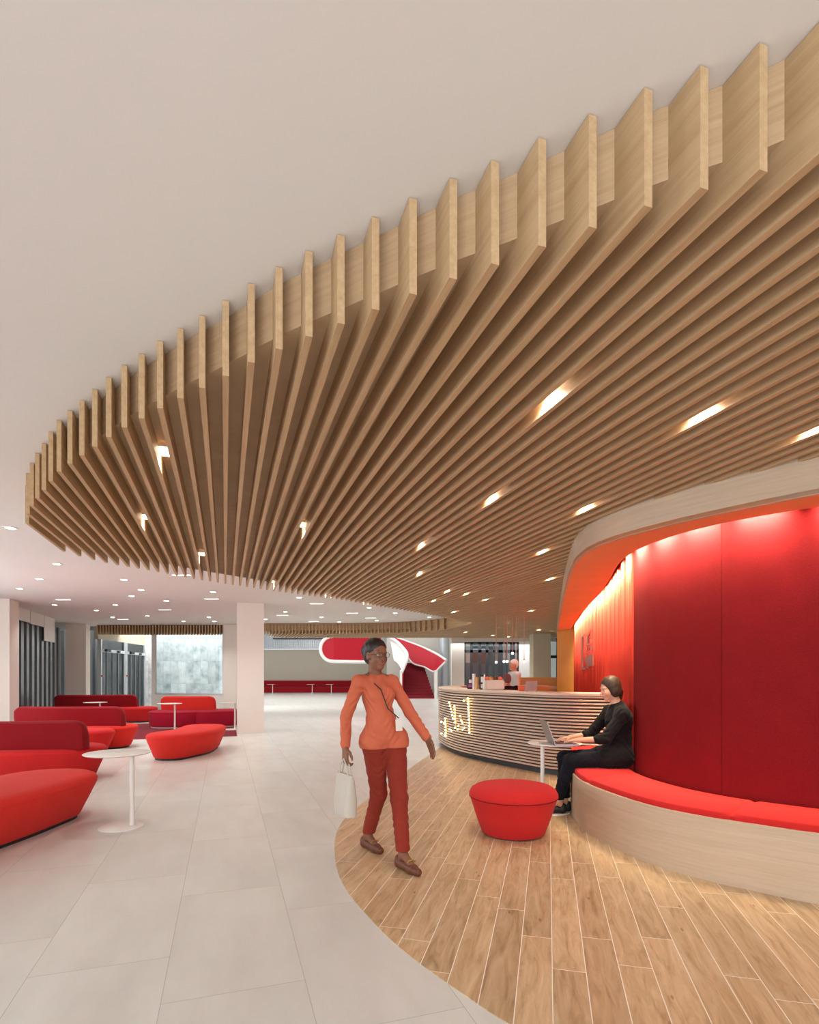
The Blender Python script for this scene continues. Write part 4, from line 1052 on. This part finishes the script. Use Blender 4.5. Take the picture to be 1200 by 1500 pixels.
# ---- seated woman
W = lambda px,py,Y: (( px-600)/F_PX*Y, Y, H_CAM-(py-HZ)*Y/F_PX)
def seated_woman():
    t = person_root('person','woman in a black blazer seated on the red bench typing on a laptop',(0,0,0))
    J = dict(head=(1.965,5.49,1.238),neck=(2.035,5.5,1.075),chest=(2.06,5.5,.93),waist=(2.06,5.5,.74),pelvis=(2.03,5.5,.58),
      shL=(2.03,5.335,1.005),elL=(1.865,5.325,.765),wrL=(1.635,5.41,.748), shR=(2.03,5.665,1.005),elR=(1.83,5.67,.775),wrR=(1.605,5.60,.752),
      hipL=(2.0,5.41,.565),kneeL=(1.56,5.43,.545),ankL=(1.465,5.495,.135),toeL=(1.30,5.50,.045),
      hipR=(2.0,5.59,.565),kneeR=(1.535,5.56,.555),ankR=(1.545,5.585,.135),toeR=(1.41,5.585,.045))
    R = frame((-1,-.10,-.22))
    pr = body_prims(J, R, .98)
    pr += hand_prims(J['wrL'], (-1,.16,-.10), (0,0,1), (.15,1,0), .28, .92) + hand_prims(J['wrR'], (-1,-.16,-.10), (0,0,1), (.15,-1,0), .32, .92)
    b = sdf_obj('body', pr, M['skin'], t, .0042, .018)
    eyes(t, np.array(J['head']), R, .98)
    a = {k:np.asarray(v,float) for k,v in J.items()}
    # blazer
    jp = [('c',a['neck']+V3(.015,0,-.035),a['chest'],.085,.125),('c',a['chest'],a['waist'],.125,.115),('c',a['waist'],a['pelvis']+V3(.02,0,-.0),.115,.135),
      ('c',a['pelvis']+V3(-.13,-.09,-.02),a['pelvis']+V3(.03,-.07,.0),.108,.118),('c',a['pelvis']+V3(-.13,.09,-.02),a['pelvis']+V3(.03,.07,0),.108,.118)]
    for s_,dy in (('L',-1),('R',1)):
        e2 = a['el'+s_]*.72+a['wr'+s_]*.28
        jp += [('c',a['chest']+V3(0,dy*.05,.03),a['sh'+s_],.10,.060),('c',a['neck']+V3(.02,0,-.02),a['sh'+s_],.05,.058),('c',a['sh'+s_],a['el'+s_],.060,.054),('c',a['el'+s_],e2,.054,.047,.01)]
    cutv = lambda g: np.maximum.reduce([.474-g[...,2], g[...,0]-2.162, -( (np.abs(g[...,1]-5.5)-.03-(g[...,2]-.94)*.25)*.9 ) - (g[...,0]-1.985)*2.2-.02 if False else .474-g[...,2]])
    sdf_obj('blazer', jp, M['blackcloth'], t, .0055, .04, cutv, .0035)
    # lapels and collar
    for dy in (-1,1):
        bm = bmesh.new(); tube(bm, [a['neck']+V3(.035,dy*.05,.012),a['neck']+V3(-.03,dy*.058,-.01),a['neck']+V3(-.075,dy*.045,-.09),a['chest']+V3(-.115,dy*.02,-.03)], [.013,.016,.017,.008], 8); obj('lapel', bm, M['blackcloth'], t, True)
    tp = [('c',a['pelvis'],a['hipL'],.10,.088),('c',a['pelvis'],a['hipR'],.10,.088)]
    for s_ in 'LR':
        hem = a['ank'+s_]+V3(0,0,.045); mid = (a['knee'+s_]+hem)/2
        tp += [('c',a['hip'+s_],a['knee'+s_],.088,.066),('c',a['knee'+s_],mid,.064,.058),('c',mid,hem,.058,.056)]
    sdf_obj('trousers', tp, M['navycloth'], t, .0055, .03, lambda g: np.maximum(.155-g[...,2], g[...,0]-2.16), .003)
    for s_ in 'LR':
        an,to = a['ank'+s_],a['toe'+s_]
        sp = [('c',an+V3(.035,0,-.075),to+V3(.02,0,.004),.036,.034),('c',to+V3(.02,0,.002),to,.034,.028),('c',an+V3(.04,0,-.05),an+V3(.035,0,-.08),.034,.036)]
        zb = .0195
        sdf_obj('shoe', sp, M['black'], t, .005, .02, lambda g,zb=zb: zb-g[...,2])
    c = a['head']; T = lambda *p: c+R@np.array(p); E = lambda p,r: ('e',T(*p),r,R)
    hp = [E((0,-.020,.045),(.082,.098,.083)),E((.052,-.028,-.015),(.036,.058,.072)),E((-.052,-.028,-.015),(.036,.058,.072)),E((0,-.062,-.02),(.066,.050,.075)),('c',T(0,-.085,-.055),T(0,-.075,-.11),.040,.026)]
    def hc(g):
        q = (g-c)@R
        f1 = sd_ell(q, (0,.118,-.042), (.105,.102,.122)); return -f1
    sdf_obj('hair', hp, M['hair'], t, .0042, .025, hc, .0008)
    return t
seated_woman()
# ---- walking person
def walker():
    t = person_root('person','person in burnt orange blouse and rust trousers striding across the edge of the plank floor',(0,0,0))
    J = dict(head=(-.248,4.20,1.525),neck=(-.262,4.235,1.365),chest=(-.245,4.23,1.22),waist=(-.215,4.21,1.04),pelvis=(-.19,4.20,.92),
      shL=(-.135,4.315,1.325),elL=(.005,4.29,1.085),wrL=(.135,4.16,.90), shR=(-.375,4.15,1.325),elR=(-.475,4.19,1.065),wrR=(-.465,4.06,.85),
      hipL=(-.115,4.245,.885),kneeL=(-.075,4.06,.48),ankL=(-.045,3.97,.105),toeL=(.045,3.835,.030),
      hipR=(-.265,4.15,.885),kneeR=(-.235,4.26,.475),ankR=(-.33,4.44,.105),toeR=(-.235,4.30,.032))
    R = frame((.60,-.80,-.04))
    a = {k:np.asarray(v,float) for k,v in J.items()}
    pr = body_prims(J, R, 1.0)
    pr += hand_prims(J['wrL'], (.35,-.35,-.85), (.83,.4,.3), (.5,-.83,0), .25, 1.0) + hand_prims(J['wrR'], (.02,-.22,-1), (-.83,-.55,0), (.55,-.83,0), .75, 1.0)
    sdf_obj('body', pr, M['skind'], t, .0045, .018)
    eyes(t, a['head'], R)
    f = V3(.55,-.83,0)
    bp = [('c',a['neck']+V3(0,0,-.04),a['chest'],.070,.108),('c',a['chest'],a['waist'],.108,.098),('c',a['waist'],a['pelvis'],.098,.112),('e',a['chest']+f*.055+V3(.05,.03,.01),(.055,.055,.055)),('e',a['chest']+f*.055-V3(.05,.03,-.01),(.055,.055,.055))]
    for s_ in 'LR':
        bp += [('c',a['chest']+V3(0,0,.04),a['sh'+s_],.07,.045),('c',a['neck']+V3(0,0,-.02),a['sh'+s_],.045,.047),('c',a['sh'+s_],a['el'+s_],.050,.044,.015),('c',a['el'+s_],a['wr'+s_]*.93+a['el'+s_]*.07,.044,.036,.01),
          ('c',a['waist'],a['hip'+s_]+V3(0,0,.0),.088,.102),('c',a['hip'+s_]+V3(0,0,.0),a['hip'+s_]*.85+a['knee'+s_]*.15,.102,.100)]
    sdf_obj('blouse', bp, M['rust'], t, .0055, .035, lambda g: .835-g[...,2], .003)
    tp = [('c',a['pelvis'],a['hipL'],.098,.09),('c',a['pelvis'],a['hipR'],.098,.09)]
    for s_ in 'LR':
        hem = a['ank'+s_]*.92+a['knee'+s_]*.08
        tp += [('c',a['hip'+s_],a['knee'+s_],.092,.062),('c',a['knee'+s_],hem,.060,.050)]
    sdf_obj('trousers', tp, M['rustd'], t, .0055, .03, lambda g: np.maximum(.128-g[...,2], g[...,2]-.93), .003)
    for s_ in 'LR':
        an,to = a['ank'+s_],a['toe'+s_]; d = (to-an)*np.array((1,1,0)); d/=np.linalg.norm(d)
        sp = [('c',an-d*.045+V3(0,0,-.068),to-d*.04,.036,.037),('c',to-d*.04,to+d*.02,.037,.028),('c',an-d*.05+V3(0,0,-.045),an-d*.045+V3(0,0,-.07),.034,.036)]
        sh = sdf_obj('shoe', sp, M['leather'], t, .0042, .018, lambda g: .0055-g[...,2])
        m_ = an*.38+to*.62; side = V3(-d[1],d[0],0)
        bm = bmesh.new(); tube(bm, [m_+side*.034+V3(0,0,.018),m_+side*.014+V3(0,0,.030),m_-side*.014+V3(0,0,.030),m_-side*.034+V3(0,0,.018)], .005, 8); obj('buckle', bm, M['brass'], sh, True)
    c = a['head']; T = lambda *p: c+R@np.array(p); E = lambda p,r: ('e',T(*p),r,R)
    hp = [E((0,-.026,.05),(.084,.098,.082)),E((0,-.06,-.01),(.072,.055,.07)),E((0,-.135,.03),(.045,.05,.05))]
    sdf_obj('hair', hp, M['hairb'], t, .005, .03, lambda g: -sd_ell((g-c)@R,(0,.112,-.045),(.082,.092,.115)), .001)
    for sx_ in (-1,1):   # glasses
        cc = T(sx_*.031,.098,.002); bm = bmesh.new(); tube(bm, [cc+R@np.array((.022*math.cos(q),0,.018*math.sin(q))) for q in np.linspace(0,2*math.pi,17)], .0018, 6, False); 
        gl_ = obj('glasses_rim', bm, M['black'], t, True)
        bm = bmesh.new(); tube(bm, [T(sx_*.053,.097,.004),T(sx_*.076,.05,.004),T(sx_*.078,-.01,-.002)], .0016, 6); obj('temple_arm', bm, M['black'], gl_, True)
    p = a['pelvis']+f*.150+V3(.03,.02,.09); bm = bmesh.new(); Rm = Matrix.Rotation(math.atan2(f[1],f[0]),4,'Z')
    bmesh.ops.create_cube(bm, size=1, matrix=Matrix.Translation(Vector(p))@Rm@Matrix.Rotation(-.1,4,'Y')@Matrix.Diagonal((.004,.055,.085,1))); bd = obj('badge', bm, M['white'], t)
    bm = bmesh.new(); tube(bm, [a['neck']+V3(-.06,-.04,0),a['chest']+f*.120+V3(-.03,-.03,.05),a['waist']*.5+a['chest']*.5+f*.128,p+V3(0,0,.05)], .004, 6); obj('lanyard', bm, M['black'], t, True)
    # cloth bag
    h = a['wrR']+V3(0,-.02,-.085)
    bag = thing('tote_bag','pale grey cloth bag hanging from the walking person\'s hand','bag',(0,0,0))
    bm = bmesh.new(); fx = Matrix.Rotation(math.atan2(f[1],f[0]),4,'Z')
    rings = []
    for z,wx,wy in ((-.40,.10,.035),(-.395,.115,.05),(-.28,.125,.05),(-.15,.12,.03),(-.10,.115,.012)):
        rings.append([Vector(h)+fx@Vector((wx*math.copysign(abs(math.cos(q))**.5,math.cos(q)), wy*math.copysign(abs(math.sin(q))**.6,math.sin(q)), z)) for q in np.linspace(0,2*math.pi,24,endpoint=False)])
    loft(bm, rings); obj('bag_body', bm, M['bag'], bag, True)
    for sx_ in (-1,1):
        bm = bmesh.new(); tube(bm, [Vector(h)+fx@Vector(q) for q in ((-.07,sx_*.012,-.11),(-.045,sx_*.012,-.04),(0,sx_*.010,.008),(.045,sx_*.012,-.04),(.07,sx_*.012,-.11))], .006, 6); obj('handle', bm, M['bag'], bag, True)
walker()
# ---- bar staff and guest (small in the photo)
def small(label, dx, dy, facing, top, hairm, skinm, seated=False, hd=1.0):
    t = person_root('person', label, (0,0,0)); f = V3(*facing,0); f/=np.linalg.norm(f); l = V3(-f[1],f[0],0); o = V3(dx,dy,0)
    if not seated:
        J = dict(head=o+f*.02+V3(0,0,1.585),neck=o+V3(0,0,1.42),chest=o+V3(0,0,1.27),waist=o+V3(0,0,1.08),pelvis=o+V3(0,0,.95))
        for s_,q in (('L',1),('R',-1)):
            J.update({'sh'+s_:o+l*q*.17+V3(0,0,1.37),'el'+s_:o+l*q*.21+f*.04+V3(0,0,1.10),'wr'+s_:o+l*q*.14+f*.24+V3(0,0,1.02),'hip'+s_:o+l*q*.09+V3(0,0,.91),'knee'+s_:o+l*q*.09+f*.02+V3(0,0,.49),'ank'+s_:o+l*q*.09+V3(0,0,.09),'toe'+s_:o+l*q*.10+f*.17+V3(0,0,.03)})
    else:
        J = dict(head=o+f*.10+V3(0,0,1.27),neck=o+f*.03+V3(0,0,1.12),chest=o+V3(0,0,.98),waist=o-f*.03+V3(0,0,.80),pelvis=o-f*.05+V3(0,0,.66))
        for s_,q in (('L',1),('R',-1)):
            J.update({'sh'+s_:o+l*q*.18+V3(0,0,1.08),'el'+s_:o+l*q*.23+f*.06+V3(0,0,.82),'wr'+s_:o+l*q*.12+f*.26+V3(0,0,.86),'hip'+s_:o-f*.05+l*q*.09+V3(0,0,.63),'knee'+s_:o+f*.36+l*q*.10+V3(0,0,.60),'ank'+s_:o+f*.34+l*q*.10+V3(0,0,.19),'toe'+s_:o+f*.50+l*q*.10+V3(0,0,.13)})
    R = frame(f+V3(0,0,-.1)); a = J
    pr = body_prims(J, R, 1.0)
    for s_,q in (('L',-1),('R',1)): pr += hand_prims(J['wr'+s_], f+l*.0+V3(0,0,-.1), (0,0,1), l*q, .3)
    sdf_obj('body', pr, skinm, t, .008, .03); eyes(t, a['head'], R)
    tp = [('c',a['neck']+V3(0,0,-.05),a['chest'],.085,.12),('c',a['chest'],a['waist'],.12,.115),('c',a['waist'],a['pelvis'],.115,.13)]
    for s_ in 'LR': tp += [('c',a['chest'],a['sh'+s_],.09,.06),('c',a['neck']+V3(0,0,-.03),a['sh'+s_],.05,.06),('c',a['sh'+s_],a['el'+s_],.06,.05),('c',a['el'+s_],a['el'+s_]*.3+a['wr'+s_]*.7,.05,.042)]
    sdf_obj('top', tp, top, t, .009, .05)
    tr_ = []
    for s_ in 'LR': tr_ += [('c',a['pelvis'],a['hip'+s_],.11,.09),('c',a['hip'+s_],a['knee'+s_],.09,.068),('c',a['knee'+s_],a['ank'+s_],.066,.055),('c',a['ank'+s_]-f*.03-V3(0,0,.045),a['toe'+s_],.038,.034)]
    sdf_obj('trousers', tr_, M['blackcloth'], t, .01, .03)
    c = a['head']; T = lambda *p: c+R@np.array(p); E = lambda p,r: ('e',T(*p),r,R)
    sdf_obj('hair', [E((0,-.025,.05),(.083,.096,.080)),E((0,-.055,-.005),(.074,.055,.07))], hairm, t, .006, .03, lambda g: -sd_ell((g-c)@R,(0,.112,-.04),(.072,.092,.105)))
small('person with pale hair and white shirt standing behind the bar', 2.30, 12.3, (-1,-.25), M['whitecloth'], M['hairw'], M['skin'])
small('person with grey hair in a black jacket sitting low behind the bar', 1.99, 11.2, (-.4,.9), M['blackcloth'], M['hairg'], M['skin'], True)
stl = thing('bar_stool','black round stool under the person sitting behind the bar','stool',(2.01,11.15,0))
bm = bmesh.new(); lathe(bm, [(.17,.50),(.18,.52),(.17,.545)], (0,0,0), 24); obj('seat', bm, M['black'], stl, True)
bm = bmesh.new(); lathe(bm, [(.19,0),(.18,.015),(.025,.03),(.022,.50)], (0,0,0), 24); obj('pedestal', bm, M['dark'], stl, True)
